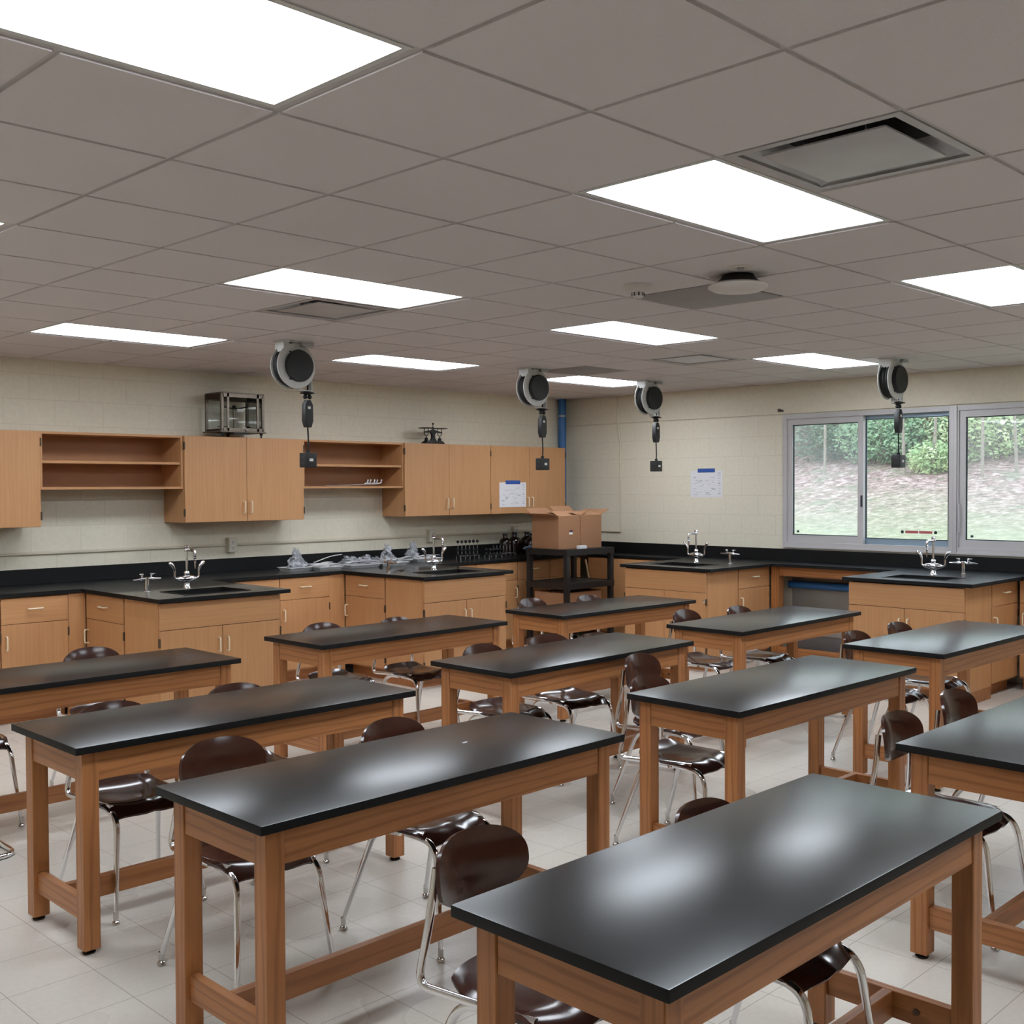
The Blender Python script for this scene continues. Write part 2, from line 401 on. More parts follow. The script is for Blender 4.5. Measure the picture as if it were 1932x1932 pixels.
# ------------------------------------------------------------------ the room
WY0, WY1, WZ0, WZ1 = -0.55, 3.36, 1.10, 2.44       # window opening in the right wall
def room():
    b = MB(); b.slab([XB-.15, XW+.2], [YB-.15, YW+.2], lambda x, y: True, -0.08, 0.0, 'vinyl_floor'); tag(b.build('floor', smooth=0), kind='structure')
    b = MB(); b.slab([XB-.15, XW+.2], [0, H+.12], lambda x, z: True, YW, YW+.15, 'block_left', axis='y'); tag(b.build('wall_left', smooth=0), kind='structure')
    b = MB(); b.slab([YB-.15, WY0, WY1, YW], [0, WZ0, WZ1, H+.12], lambda y, z: not (WY0 < y < WY1 and WZ0 < z < WZ1), XW, XW+.2, 'block_right', axis='x')
    tag(b.build('wall_right', smooth=0), kind='structure')
    b = MB(); b.box(XW-.018, XW, YB, YW, 2.45, H+.03, 'beam_paint', 0.003); tag(b.build('trim_1'), kind='structure')
    b = MB(); b.box(XB-.15, XB, YB-.15, YW, 0, H+.12, 'beam_paint'); tag(b.build('wall_back', smooth=0), kind='structure')
    b = MB(); b.box(XB, XW, YB-.15, YB, 0, H+.12, 'beam_paint'); tag(b.build('wall_front', smooth=0), kind='structure')
    # ceiling: grid bars with tegular tiles hanging a little below them
    i0, i1 = math.floor(XB/T), math.ceil(XW/T); j0, j1 = math.floor(YB/T), math.ceil(YW/T)
    skip = set()
    for (i, j) in LIGHTS: skip |= {(i, j), (i+1, j)}
    skip |= set(DIFFUSERS) | {GRILLE, ACCESS}
    b = MB()
    g = 0.012
    xs, ys = [], []
    for i in range(i0, i1+1): xs += [i*T-g, i*T+g]
    for j in range(j0, j1+1): ys += [j*T-g, j*T+g]
    xs = [XB] + [x for x in xs if XB < x < XW] + [XW]; ys = [YB] + [y for y in ys if YB < y < YW] + [YW]
    def bar(x, y):
        fx = abs(x/T - round(x/T))*T; fy = abs(y/T - round(y/T))*T
        ci, cj = math.floor(x/T), math.floor(y/T)
        if fy < g + 1e-4: pass
        if fx < g + 1e-4:                      # bar across X: absent inside a 2 x 4 light
            for (li, lj) in LIGHTS:
                if round(x/T) == li+1 and lj == cj and fy > g: return False
            return True
        return fy < g + 1e-4
    b.slab(xs, ys, bar, H, H+.03, 'grid_metal')
    r = 0.009
    for i in range(i0, i1):
        for j in range(j0, j1):
            if (i, j) in skip: continue
            x0, x1 = max(i*T+r, XB+.01), min((i+1)*T-r, XW-.02); y0, y1 = max(j*T+r, YB+.01), min((j+1)*T-r, YW-.004)
            if x1-x0 < .03 or y1-y0 < .03: continue
            b.box(x0, x1, y0, y1, H-.007, H+.02, 'ceiling_tile')
    b.box(XB-.15, XW+.2, YB-.15, YW+.15, H+.12, H+.2, 'duct_dark')
    tag(b.build('ceiling', smooth=0), kind='structure')
LIGHTS = [(-2,-1), (2,-1), (6,-1), (10,-1), (-2,3), (2,3), (6,3), (10,3), (2,7), (6,7), (10,7), (-2,7), (2,-5)]  # last panel is unseen, added out of view to brighten camera-side faces
DIFFUSERS = [(2,-2), (3,4), (9,4)]
GRILLE, ACCESS = (9,6), (5,1)
room()

def lights():
    names = {(-2,-1): 'large bright ceiling light panel at the top left corner, nearest the camera',
             (2,-1): 'bright ceiling light panel beside the big square air diffuser',
             (6,-1): 'bright ceiling light panel cut by the right edge of the photo',
             (2,3): 'bright ceiling light panel left of centre with an air diffuser tucked behind it',
             (6,3): 'bright ceiling light panel behind the smoke detector and round access point',
             (10,3): 'bright ceiling light panel just left of the cord reel by the windows',
             (2,7): 'bright ceiling light panel at far left, nearest the left wall',
             (6,7): 'long thin bright ceiling light panel between the two left cord reels',
             (10,7): 'farthest bright ceiling light panel, near the room corner between two cord reels',
             (-2,3): 'ceiling light panel of which only a corner shows at the left edge'}
    p = None
    for (i, j) in LIGHTS:
        if p is None:
            p = thing('ceiling_light', names[(i,j)], 'ceiling light', (i*T, j*T, H), 0, 'recessed ceiling light panels')
            b = MB(); a = 0.014; f = 0.020
            b.slab([a, a+f, 2*T-a-f, 2*T-a], [a, a+f, T-a-f, T-a], lambda x, y: not (a+f < x < 2*T-a-f and a+f < y < T-a-f), -0.002, 0.03, 'white_metal')
            b.build('frame', parent=p)
            b = MB(); b.box(a+f, 2*T-a-f, a+f, T-a-f, 0.003, 0.012, 'light_panel'); b.build('diffuser', parent=p, smooth=0)
            o = p
        else:
            o = copy_tree(p); o.location = (i*T, j*T, H); o['label'] = names.get((i,j), 'unseen ceiling light panel outside the picture')
lights()

def diffuser(cell, label):
    i, j = cell
    p = thing('air_diffuser', label, 'air diffuser', (i*T, j*T, H), 0, 'square ceiling air diffusers')
    a, w = 0.014, T-0.028
    b = MB()                                     # flat rim
    b.slab([a, a+.03, a+w-.03, a+w], [a, a+.03, a+w-.03, a+w], lambda x, y: not (a+.03 < x < a+w-.03 and a+.03 < y < a+w-.03), -0.004, 0.012, 'diffuser_metal')
    b.build('rim', parent=p)
    b = MB()                                     # sloping cone with rounded corners
    def ring(inset, rad, z, n=6):
        pts = []
        x0, x1 = a+inset, a+w-inset
        for cx, cy, t0 in ((x1-rad, x1-rad, 0), (x0+rad, x1-rad, 90), (x0+rad, x0+rad, 180), (x1-rad, x0+rad, 270)):
            for k in range(n+1):
                t = C2(t0+90*k/n); pts.append((cx+rad*math.cos(t), cy+rad*math.sin(t), z))
        return pts
    rings = [ring(.022, .02, -0.003), ring(.05, .05, 0.03), ring(.08, .09, 0.075)]
    vs = [[b.bm.verts.new(q) for q in r_] for r_ in rings]
    for A, B in zip(vs, vs[1:]):
        for k in range(len(A)): b.bm.faces.new((A[k], A[(k+1) % len(A)], B[(k+1) % len(A)], B[k]))
    b.mi('diffuser_metal'); b.build('cone', parent=p, smooth=60)
    b = MB(); b.prism([(q[0], q[1]) for q in ring(.07, .08, 0)], 0.072, 0.09, 'duct_dark'); b.build('collar', parent=p)
    b = MB(); b.prism([(q[0], q[1]) for q in ring(.085, .006, 0, 2)], -0.006, 0.0, 'diffuser_metal', bevel=.001); b.build('plaque', parent=p)
    for hx, hy in ((.2, .2), (w-.17, .2), (.2, w-.17), (w-.17, w-.17)):
        b = MB(); b.box(a+hx-.012, a+hx+.012, a+hy-.002, a+hy+.002, 0.0, 0.08, 'steel_dull'); b.build('hanger', parent=p)
diffuser(DIFFUSERS[0], 'large square metal air diffuser at upper right beside a light panel')
diffuser(DIFFUSERS[1], 'square air diffuser half hidden behind the light panel left of centre')
diffuser(DIFFUSERS[2], 'small far square air diffuser between two light panels, right of centre')

def ceiling_bits():
    i, j = GRILLE; b = MB(); b.box(.014, T-.014, .014, T-.014, -.004, .01, 'access_panel', .002)
    p = tag(b.build('ceiling_grille', loc=(i*T, j*T, H)), 'flat grey ceiling return panel near the farthest light panel', 'ceiling panel')
    i, j = ACCESS; b = MB(); b.box(.014, T-.014, .014, T-.014, -.006, .01, 'access_panel', .002)
    tag(b.build('ceiling_access_panel', loc=(i*T, j*T, H)), 'flat grey square ceiling panel under the round access point', 'ceiling panel')
    # wireless access point on a dark stand-off
    p = thing('access_point', 'round white disc hanging on a black bracket under the ceiling', 'access point', (2.93, 0.44, H-.005))
    b = MB(); b.lathe([(0,0), (.075,0), (.085,-.02), (.115,-.045), (0,-.045)], m='black_plastic', n=28); b.build('bracket', parent=p)
    b = MB(); b.lathe([(0,-.045), (.125,-.045), (.145,-.055), (.145,-.064), (.12,-.078), (.06,-.086), (0,-.088)], m='white_plastic', n=40); b.build('housing', parent=p)
    p = thing('smoke_detector', 'small white smoke detector with a tapered nose on the ceiling', 'smoke detector', (2.79, 0.95, H-.007))
    b = MB(); b.lathe([(0,0), (.072,0), (.072,-.012), (.060,-.034), (.050,-.040), (0,-.040)], m='white_plastic', n=28); b.build('base', parent=p)
    b = MB(); b.lathe([(.030,-.040), (.030,-.058), (.022,-.066), (0,-.068)], m='white_plastic', n=20)
    for k in range(8):
        a = k*PI/4; b.box(.030*math.cos(a)-.003, .030*math.cos(a)+.003, .030*math.sin(a)-.003, .030*math.sin(a)+.003, -.058, -.040, 'ink_dark')
    b.build('sensor', parent=p)
    p = thing('sprinkler_cover', 'flat white round sprinkler cover on the ceiling above the access point', 'sprinkler', (2.77, 0.32, H-.007))
    b = MB(); b.lathe([(0,-.002), (.03,-.002), (.032,-.006), (.058,-.008), (.062,-.004), (.062,0), (0,0)], m='white_plastic', n=28); b.build('cover_plate', parent=p)
    b = MB(); b.lathe([(0,-.001), (.016,-.001), (.016,-.012), (0,-.014)], m='steel_dull', n=12); b.build('head', parent=p)
ceiling_bits()

# ------------------------------------------------------------------ windows and what is outside
def windows():
    y0, y1, z0, z1 = WY0, WY1, WZ0, WZ1; xi = XW - .02; mull = 1.61
    def frame(b, ya, yb, za, zb, w, x0, x1, m, bot=None, top=None):
        bot = w if bot is None else bot; top = w if top is None else top
        b.slab([ya, ya+w, yb-w, yb], [za, za+bot, zb-top, zb], lambda y, z: not (ya+w < y < yb-w and za+bot < z < zb-top), x0, x1, m, axis='x')
    specs = (('window_1', mull, y1), ('window_2', y0, mull))
    for nm, a, c in specs:
        p = bpy.data.objects.new(nm, None); COL.objects.link(p); tag(p, kind='structure')
        b = MB(); frame(b, a, c, z0, z1, .045, xi, XW+.12, 'aluminium', bot=.06)
        b.box(xi-.008, xi, a+.004, c-.004, z0, z0+.022, 'aluminium', .002)
        b.box(xi-.012, xi+.01, a, a+.03, z0, z1, 'aluminium', .002) if nm == 'window_1' else b.box(xi-.012, xi+.01, c-.03, c, z0, z1, 'aluminium', .002)
        b.build('frame', parent=p)
        ctr = (a+c)/2 + .03
        # inner sash (deep) on the left, outer sash on the right
        for (sa, sc_, xo, inner) in ((ctr-.02, c-.045, .025, True), (a+.045, ctr+.02, .075, False)):
            b = MB()
            if inner:
                frame(b, sa, sc_, z0+.06, z1-.045, .055, XW+xo-.03, XW+xo+.015, 'aluminium', bot=.07, top=.06)
                frame(b, sa+.055, sc_-.055, z0+.13, z1-.105, .008, XW+xo-.012, XW+xo, 'gasket')
            else:
                frame(b, sa, sc_, z0+.06, z1-.045, .035, XW+xo-.015, XW+xo+.015, 'aluminium_blue', bot=.055, top=.035)
                frame(b, sa+.035, sc_-.035, z0+.115, z1-.08, .006, XW+xo-.018, XW+xo, 'gasket')
            s_ = b.build('sash', parent=p)
            b = MB(); b.poly([(XW+xo, sc_-.03, z0+.09), (XW+xo, sa+.03, z0+.09), (XW+xo, sa+.03, z1-.07), (XW+xo, sc_-.03, z1-.07)], 'pane_hazy' if (inner or nm == 'window_2') else 'pane_clear'); b.build('pane', parent=s_, smooth=0)
            if inner:
                b = MB(); b.box(XW+xo-.044, XW+xo-.030, sa+.004, sa+.020, z0+.42, z0+.53, 'gasket', .003); b.build('latch', parent=s_)
                b = MB(); b.box(XW+xo-.020, XW+xo-.004, sc_-.12, sc_-.10, z0+.155, z0+.175, 'gasket', .003); b.build('clip', parent=s_)
    # pull bar of the right-hand window
    b = MB(); b.tube(rpath([(XW-.022, mull-.055, 1.30), (XW-.036, mull-.055, 1.30), (XW-.036, mull-.055, 1.55), (XW-.022, mull-.055, 1.55)], .01), .006, 'aluminium')
    b.build('pull', parent=bpy.data.objects['window_2'])
windows()

def window_sticker():
    p = thing('window_thermometer', 'flat red strip with two dark suction cups stuck low on the window pane', 'thermometer', (XW+.058, 1.97, 1.287), 0)
    b = MB(); b.box(0, .003, -.13, .13, -.012, .012, 'red_label'); b.box(-.001, 0, -.004, .004, -.012, .012, 'sticker_white'); b.build('strip', parent=p)
    for s in (-1, 1):
        b = MB(); b.lathe([(0,-.004), (.012,-.004), (.016,.002), (0,.006)], (0, s*.16, 0), (1,0,0), 'gasket', 12); b.build('suction_cup', parent=p)
window_sticker()

def outside():
    b = MB(); xs = [8.6, 9.5, 11, 12.5, 14, 15.5, 17, 19, 21, 24, 28, 34, 42]; zs = {8.6:.35, 9.5:.55, 11:.80, 12.5:1.02, 14:1.28, 15.5:1.55, 17:1.85, 19:2.30, 21:2.8, 24:3.6, 28:4.3, 34:4.8, 42:5.0}
    ys = [-22+1.6*k for k in range(32)]
    V = [[b.bm.verts.new((x, y, zs[x] + random.uniform(-.05, .05)*(x-8)*.18 + .03*y*(x-9)/20)) for y in ys] for x in xs]
    for i in range(len(xs)-1):
        for j in range(len(ys)-1): b.bm.faces.new((V[i][j], V[i+1][j], V[i+1][j+1], V[i][j+1]))
    b.mi('hill_ground'); o = b.build('hillside_ground', smooth=180); tag(o, kind='structure')
    import bisect
    def gz(x):
        k = max(1, min(len(xs)-1, bisect.bisect(xs, x))); t = (x-xs[k-1])/(xs[k]-xs[k-1]); return zs[xs[k-1]]*(1-t)+zs[xs[k]]*t
    def leaves(b, c, rad, n, size, m):
        for _ in range(n):
            d = Vector((random.gauss(0,1), random.gauss(0,1), random.gauss(0,1))).normalized()*(random.random()**.4)
            q = Vector(c) + Vector((d.x*rad[0], d.y*rad[1], d.z*rad[2]))
            u = Vector((random.gauss(0,1), random.gauss(0,1), random.gauss(0,.7))).normalized(); w = u.orthogonal().normalized()
            s = size*random.uniform(.6, 1.3)
            b.poly([q-u*s, q+w*s*.55, q+u*s, q-w*s*.55], m)
    kinds = [('leaf_green', 'bright green leafy shrub'), ('leaf_pale', 'pale yellowish leafy shrub'), ('leaf_dark', 'dark green leafy shrub'), ('leaf_rust', 'rusty brown leafy shrub')]
    sight = lambda x, yw: -2.63 + (x+1.73)*(yw+2.63)/9.93        # what stands on the slope in line with a spot on the window wall
    table = [(18.6, 3.16, .75, 3, 'at the left edge of the left window pane'), (18.0, 2.86, .75, 2, 'in the middle of the left window pane'), (18.3, 2.60, .70, 0, 'at the right side of the left window pane'),
             (20.2, 2.98, 1.1, 1, 'high up behind the left window pane'), (17.6, 2.33, .70, 0, 'left of the hanging cord box in the middle pane'), (18.3, 2.00, .80, 0, 'right behind the hanging cord box'),
             (18.9, 1.74, .80, 3, 'at the right side of the middle pane'), (20.6, 2.16, 1.2, 2, 'high up behind the middle pane'), (16.9, 1.80, .38, 1, 'small and low at the right of the middle pane'),
             (18.0, 1.40, .80, 1, 'at the left part of the right window'), (18.7, 1.06, .80, 2, 'at the right part of the right window'), (20.8, 1.26, 1.2, 0, 'high up behind the right window')]
    spots = [(x, sight(x, yw), r, c) for x, yw, r, c, l in table]; where = [q[4] for q in table]
    for k, (x, y, r, c) in enumerate(spots):
        m, l = kinds[c]; z = gz(x) + .03*y*(x-9)/20
        p = thing('shrub', l + ' ' + where[k], 'shrub', (x, y, z), 0, 'shrubs on the slope outside')
        b = MB(); leaves(b, (0, 0, r*.75), (r, r*1.25, r*.8), int(3000*r), .045, m); b.build('foliage', parent=p, smooth=0)
        b = MB()
        for q in range(4): b.tube([(0,0,-.1), (random.uniform(-.3,.3)*r, random.uniform(-.3,.3)*r, r*1.1)], .02, 'bark', 5)
        b.build('stem', parent=p)
    for k, (x, y, h, l) in enumerate([(16.9, sight(16.9, 2.90), 5, 'thin dark sapling trunk seen through the left pane'), (16.6, sight(16.6, 2.08), 6, 'pale forked sapling seen through the middle pane'), (16.8, sight(16.8, 1.80), 6, 'pale leaning sapling near the right side of the middle pane'), (16.6, sight(16.6, 1.36), 5.5, 'bare branched sapling seen through the right window'), (17.0, sight(17.0, 1.06), 6, 'second bare sapling at the right edge of the right window')]):
        z = gz(x) + .03*y*(x-9)/20 - .15
        p = thing('sapling', l, 'tree', (x, y, z), 0, 'thin saplings on the slope outside')
        b = MB(); top = (random.uniform(-.3,.3), random.uniform(-.4,.4), h)
        b.tube([(0,0,0), (top[0]*.4, top[1]*.3, h*.5), top], .05, 'bark', 6, radii=[.028, .020, .010]); b.build('trunk', parent=p)
        for q in range(7):
            t = random.uniform(.25, .9); c = Vector((top[0]*t*.9, top[1]*t*.9, h*t)); e = c + Vector((random.uniform(-.5,.5), random.uniform(-.7,.7), random.uniform(.3,1.1)))
            b = MB(); b.tube([c, (c+e)/2 + Vector((0,0,-.08)), e], .015, 'bark', 5); b.build('branch', parent=p)
outside()

# ------------------------------------------------------------------ tables
def make_table():
    p = thing('lab_table', 'x', 'table', (0,0,0), 0, 'black-topped oak lab tables in rows')
    th = .028; b = MB(); b.box(0, TL, 0, TW, TZ-th, TZ, 'epoxy_table', .004, 2); e_ = b.mi('epoxy_edge')
    b.bm.normal_update()
    for f in b.bm.faces:
        if f.normal.z < .5: f.material_index = e_
    b.build('tabletop', parent=p)
    e, s = .040, .064
    zt = TZ - th
    for ix in (0, 1):
        for iy in (0, 1):
            x0 = e if ix == 0 else TL-e-s; y0 = e if iy == 0 else TW-e-s
            b = MB(); b.box(x0, x0+s, y0, y0+s, .018, zt, 'oak_z', .003, 1); lg = b.build('leg', parent=p)
            b = MB(); b.lathe([(0,0), (.022,0), (.024,.006), (.012,.010), (.012,.020), (0,.020)], (x0+s/2, y0+s/2, 0), m='leveler_dark', n=14); b.build('leveler', parent=lg)
    ah = .112
    for y0 in (e+.005, TW-e-.027):
        b = MB(); b.box(e+s, TL-e-s, y0, y0+.022, zt-ah, zt, 'oak_x', .001, 1); b.build('apron', parent=p)
    for x0 in (e+.005, TL-e-.027):
        b = MB(); b.box(x0, x0+.022, e+s, TW-e-s, zt-ah, zt, 'oak_y', .001, 1); b.build('apron', parent=p)
    for x0 in (e+s/2-.016, TL-e-s/2-.016):
        b = MB(); b.box(x0, x0+.032, e+s, TW-e-s, .115, .198, 'oak_y', .002, 1); st = b.build('end_stretcher', parent=p)
        b = MB(); b.lathe([(0,0), (.010,0), (.010,.004), (0,.005)], (x0 if x0 > 1 else x0+.032, TW/2-.09, .157), (-1 if x0 > 1 else 1, 0, 0), 'hinge_metal', 10); b.build('bolt_head', parent=st)
    b = MB(); b.box(e+s/2+.016, TL-e-s/2-.016, TW/2-.016, TW/2+.016, .115, .198, 'oak_dark_x', .002, 1); b.build('long_stretcher', parent=p)
    return p
# x0, y0 (near-left corner of the top), turn, label
TABLES = {
 'A1': (-.075, -1.388, .002, 'black-topped oak lab table nearest the camera, at the bottom right of the photo'),
 'A2': (-.060, .022, .002, 'second lab table from the camera, left of the nearest, a white scrap on top'),
 'A3': (-.020, 1.305, -.006, 'lab table at far left whose near legs stand free on dark levelers, third row back'),
 'A4': (-.060, 2.735, .0, 'lab table cut by the left edge, in front of the sink peninsula at left'),
 'B1': (2.105, -1.385, .0, 'lab table cut by the right edge, its top reflecting green window light'),
 'B2': (2.185, -.060, -.015, 'lab table in the middle right, two chairs crowded at its left end'),
 'B3': (2.205, 1.300, .015, 'lab table in the centre of the room between the two middle rows of chairs'),
 'B4': (2.130, 2.810, .024, 'lab table between the two sink peninsulas on the left wall'),
 'C2': (4.300, .000, -.005, 'lab table at right in front of the sink under the windows'),
 'C3': (4.350, 1.335, .006, 'far lab table in front of the sink peninsula right of the cart'),
 'C4': (4.215, 2.770, -.02, 'farthest lab table, in front of the black cart with cardboard boxes'),
}
def place_tables():
    p = make_table(); first = True
    for k, (x, y, a, l) in TABLES.items():
        o = p if first else copy_tree(p); first = False
        o.location = (x, y, 0); o.rotation_euler = (0, 0, a); o['label'] = l
place_tables()
b = MB(); b.box(-.011, .011, -.0035, .0035, 0, .002, 'paper', mat=Matrix.Rotation(.1, 4, 'Z')); tag(b.build('paper_scrap', loc=(1.02, .36, TZ)), 'tiny white paper scrap lying on the second lab table', 'paper')

# ------------------------------------------------------------------ chairs
def make_chair():
    p = thing('school_chair', 'x', 'chair', (0,0,0), 0, 'brown plastic school chairs at the lab tables')
    W, D = .185, .195
    def seat(u, v):                                  # v = -1 is the front
        x = u*math.sqrt(1-.30*v*v); y = v*math.sqrt(1-.24*u*u)
        z = .452 - .016*(1-u*u)*(1-v*v)
        if v < -.45: z -= .045*((-v-.45)/.55)**2
        if v > .5: z += .020*((v-.5)/.5)**2
        z -= .014*abs(u)**6
        z += .010*math.exp(-((u)**2)/.02)*max(0, -v)*.6
        return (x*W, y*D, z)
    b = MB(); b.shell(seat, 18, 18, .011, 'brown_plastic'); b.build('seat', parent=p, smooth=70)
    def back(u, v):
        dx, dz = u*math.sqrt(1-.5*v*v), v*math.sqrt(1-.5*u*u)
        t = math.atan2(dz, dx); n = 2.5
        k = (abs(math.cos(t))**n + abs(math.sin(t))**n)**(-1/n)
        x, zz = dx*k, dz*k
        y = .232 - .040*x*x + .012*zz*zz + .012*zz
        return (x*.171, y, .698 + zz*.096)
    b = MB(); b.shell(back, 22, 18, .012, 'brown_plastic'); b.build('backrest', parent=p, smooth=70)
    for s in (-1, 1):
        b = MB(); pts = rpath([(s*.150, -.02, .418), (s*.155, -.185, .414), (s*.188, -.238, .040)], .075, 7)
        b.tube(pts, .0125, 'chrome', 12, radii=[.0125]*(len(pts)-1)+[.009]); lg = b.build('leg', parent=p, smooth=80)
        b = MB(); b.lathe([(0,0), (.013,0), (.016,.006), (.014,.013), (.008,.018), (.0105,.022), (.0105,.050), (0,.050)], (s*.1885, -.2385, 0), m='chrome_worn', n=14); b.build('glide', parent=lg)
        b = MB(); pts = rpath([(s*.160, .00, .418), (s*.168, .130, .414), (s*.225, .256, .040)], .07, 7)
        b.tube(pts, .0125, 'chrome', 12, radii=[.0125]*(len(pts)-1)+[.009]); lg = b.build('leg', parent=p, smooth=80)
        b = MB(); b.lathe([(0,0), (.013,0), (.016,.006), (.014,.013), (.008,.018), (.0105,.022), (.0105,.050), (0,.050)], (s*.2255, .2565, 0), m='chrome_worn', n=14); b.build('glide', parent=lg)
        b = MB(); b.tube(rpath([(s*.150, -.12, .432), (s*.175, .06, .430), (s*.182, .268, .418), (s*.160, .246, .585), (s*.135, .245, .72)], [.05, .045, .05], 6), .0115, 'chrome', 12); b.build('back_post', parent=p, smooth=80)
    b = MB()
    for y in (-.09, .07): b.tube([(-.155, y, .424), (.155, y, .424)], .010, 'chrome_worn', 8)
    b.build('seat_frame', parent=p)
    b = MB()
    for s in (-1, 1): b.lathe([(0,-.004), (.007,-.003), (.007,0), (0,.001)], (s*.135, .219, .70), (0,1,0), 'chrome', 8)
    b.build('rivets', parent=p)
    return p
CH = [ # x, y, turn(deg), label
 (0.330, -0.672, 2, 'brown chair behind the left end of the nearest lab table, its backrest fully in view'),
 (0.980, -0.955, 3, 'brown chair pushed under the nearest lab table, glossy seat front showing below its near edge'),
 (0.400, 0.815, -3, 'brown chair tucked behind the left end of the second lab table, backrest large in view'),
 (1.085, 0.630, 4, 'brown chair pushed under the second lab table, only the top of its backrest showing'),
 (0.440, 1.790, -2, 'brown chair at the left end of the third lab table, seat showing under the tabletop'),
 (1.060, 1.790, 0, 'brown chair at the third lab table, only the rim of its back showing'),
 (1.120, 3.475, 0, 'brown chair at the far left table, backrest in front of the sink peninsula'),
 (0.300, 3.370, 0, 'brown chair at the left edge of the photo, only seat corner and front leg showing'),
 (2.740, 3.450, 0, 'brown chair at the left of the table between the peninsulas'),
 (3.300, 3.330, 0, 'brown chair at the right of the table between the peninsulas, seat seen under the tabletop'),
 (2.785, 1.900, 0, 'brown chair at the left of the centre table'),
 (3.345, 1.920, -8, 'brown chair at the right of the centre table, its seat well visible below'),
 (4.930, 3.560, 0, 'greyish brown chair at the left of the farthest table, in front of the black cart'),
 (5.465, 3.390, 0, 'chair at the right of the farthest table, only a thin rim of back visible'),
 (5.100, 2.110, 0, 'greyish brown chair at the left of the far table right of centre'),
 (5.585, 1.960, 0, 'chair at the right of the far table right of centre, small rim of back visible'),
 (4.835, 0.585, 0, 'dark brown chair at the left of the right-hand table by the windows'),
 (5.460, 0.600, 0, 'dark brown chair at the right of the right-hand table by the windows'),
 (2.610, 0.515, 4, 'brown chair under the left end of the middle right table, before a second chair'),
 (3.150, 0.985, 6, 'brown chair standing out behind another chair at the middle right table'),
 (2.605, -0.775, 1, 'dark brown chair left of the table cut by the right edge, chrome back posts showing'),
 (3.250, -0.735, 0, 'dark brown chair at the right of the table cut by the right edge'),
]
def place_chairs():
    p = make_chair()
    for k, (x, y, a, l) in enumerate(CH):
        o = p if k == 0 else copy_tree(p)
        o.location = (x, y, 0); o.rotation_euler = (0, 0, C2(a)); o['label'] = l
place_chairs()
def sled_chair():
    p = thing('sled_chair', 'chair with a chrome sled runner on the floor, cut by the left edge', 'chair', (.06, 2.95, 0))
    b = MB(); b.tube(rpath([(-.22, .30, .45), (-.235, .18, .012), (-.235, -.27, .012), (.235, -.27, .012), (.235, .18, .012), (.22, .30, .45)], [.08, .09, .09, .08], 7), .0125, 'chrome', 12); b.build('sled_base', parent=p, smooth=80)
    def seat(u, v): return (u*.185*math.sqrt(1-.3*v*v)-.14, .30+v*.16*math.sqrt(1-.24*u*u), .462-.014*(1-u*u)*(1-v*v))
    b = MB(); b.shell(seat, 12, 12, .011, 'brown_plastic'); b.build('seat', parent=p, smooth=70)
    return p
sled_chair()

# ------------------------------------------------------------------ cabinets
def pull(parent, x, z, vertical, y=-.021, l=.10):
    """wire U-pull on a front whose face is at y"""
    d = .030
    a, c = ((x, y, z-l/2), (x, y, z+l/2)) if vertical else ((x-l/2, y, z), (x+l/2, y, z))
    pts = rpath([a, (a[0], y-d, a[2]), (c[0], y-d, c[2]), c], .012, 4)
    b = MB(); b.tube(pts, .0062, 'brass_pull', 8); b.build('handle', parent=parent, smooth=80)
def cabinet(name, label, cat, loc, rz, w, d, z0, z1, fronts, kind='box', toe=0.0, group=None, shelves=(), side_m='maple_z', open_top=False):
    """local: x across the front, y from the front (0) to the back (d), doors proud of y=0"""
    p = thing(name, label, cat, (loc[0], loc[1], 0), rz, group)
    t = .019; b = MB()
    zb = z0 + toe
    b.box(0, t, 0, d, zb, z1, side_m); b.box(w-t, w, 0, d, zb, z1, side_m)
    b.box(t, w-t, 0, d, zb, zb+t, 'maple_x')
    if not open_top: b.box(t, w-t, 0, d, z1-t, z1, 'maple_x')
    b.box(t, w-t, d-.008, d, zb+t, z1-t, 'cab_inside' if shelves else 'maple_z')
    b.build('carcass', parent=p)
    if toe > 0:
        b = MB(); b.box(.0, w, .065, .084, z0, zb, 'oak_dark_x'); b.box(0, t, .084, d, z0, zb, 'oak_dark_x'); b.box(w-t, w, .084, d, z0, zb, 'oak_dark_x'); b.build('toe_kick', parent=p)
    for z in shelves:
        b = MB(); b.box(t, w-t, .012, d-.008, z-.022, z, 'maple_x', .002, 1); b.build('shelf', parent=p)
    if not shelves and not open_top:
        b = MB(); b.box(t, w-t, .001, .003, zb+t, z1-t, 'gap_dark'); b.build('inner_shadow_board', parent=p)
    for f in fronts:
        k, x0, x1, a, c = f[:5]; g = .0018
        b = MB(); b.box(x0+g, x1-g, -.021, -.002, a+g, c-g, 'maple_z' if k == 'door' else 'maple_x', .0015, 1)
        o = b.build({'door': 'door', 'drawer': 'drawer', 'panel': 'front_panel', 'filler': 'filler_strip'}[k], parent=p)
        if k == 'drawer': pull(o, (x0+x1)/2, (a+c)/2 + .012, False)
        if k == 'door':
            side = f[5]                       # hinge side
            up = len(f) > 6 and f[6] == 'low'
            hx = x1-.035 if side == 'L' else x0+.035
            pull(o, hx, (a+.125) if up else (c-.135), True)
            ex = x0 if side == 'L' else x1
            for hz in (a+.085, c-.085):
                b = MB(); b.box(ex-.006, ex+.006, -.027, -.006, hz-.032, hz+.032, 'hinge_metal', .002, 1); b.build('hinge', parent=o)
            if len(f) > 7:
                b = MB(); b.lathe([(0,0), (.011,0), (.012,.006), (0,.010)], (x1-.018 if side == 'R' else x0+.018, -.021, c-.075), (0,-1,0), 'chrome', 12); b.build('lock', parent=o)
    return p
UZ0, UZ1, UD = 1.430, 2.170, .345
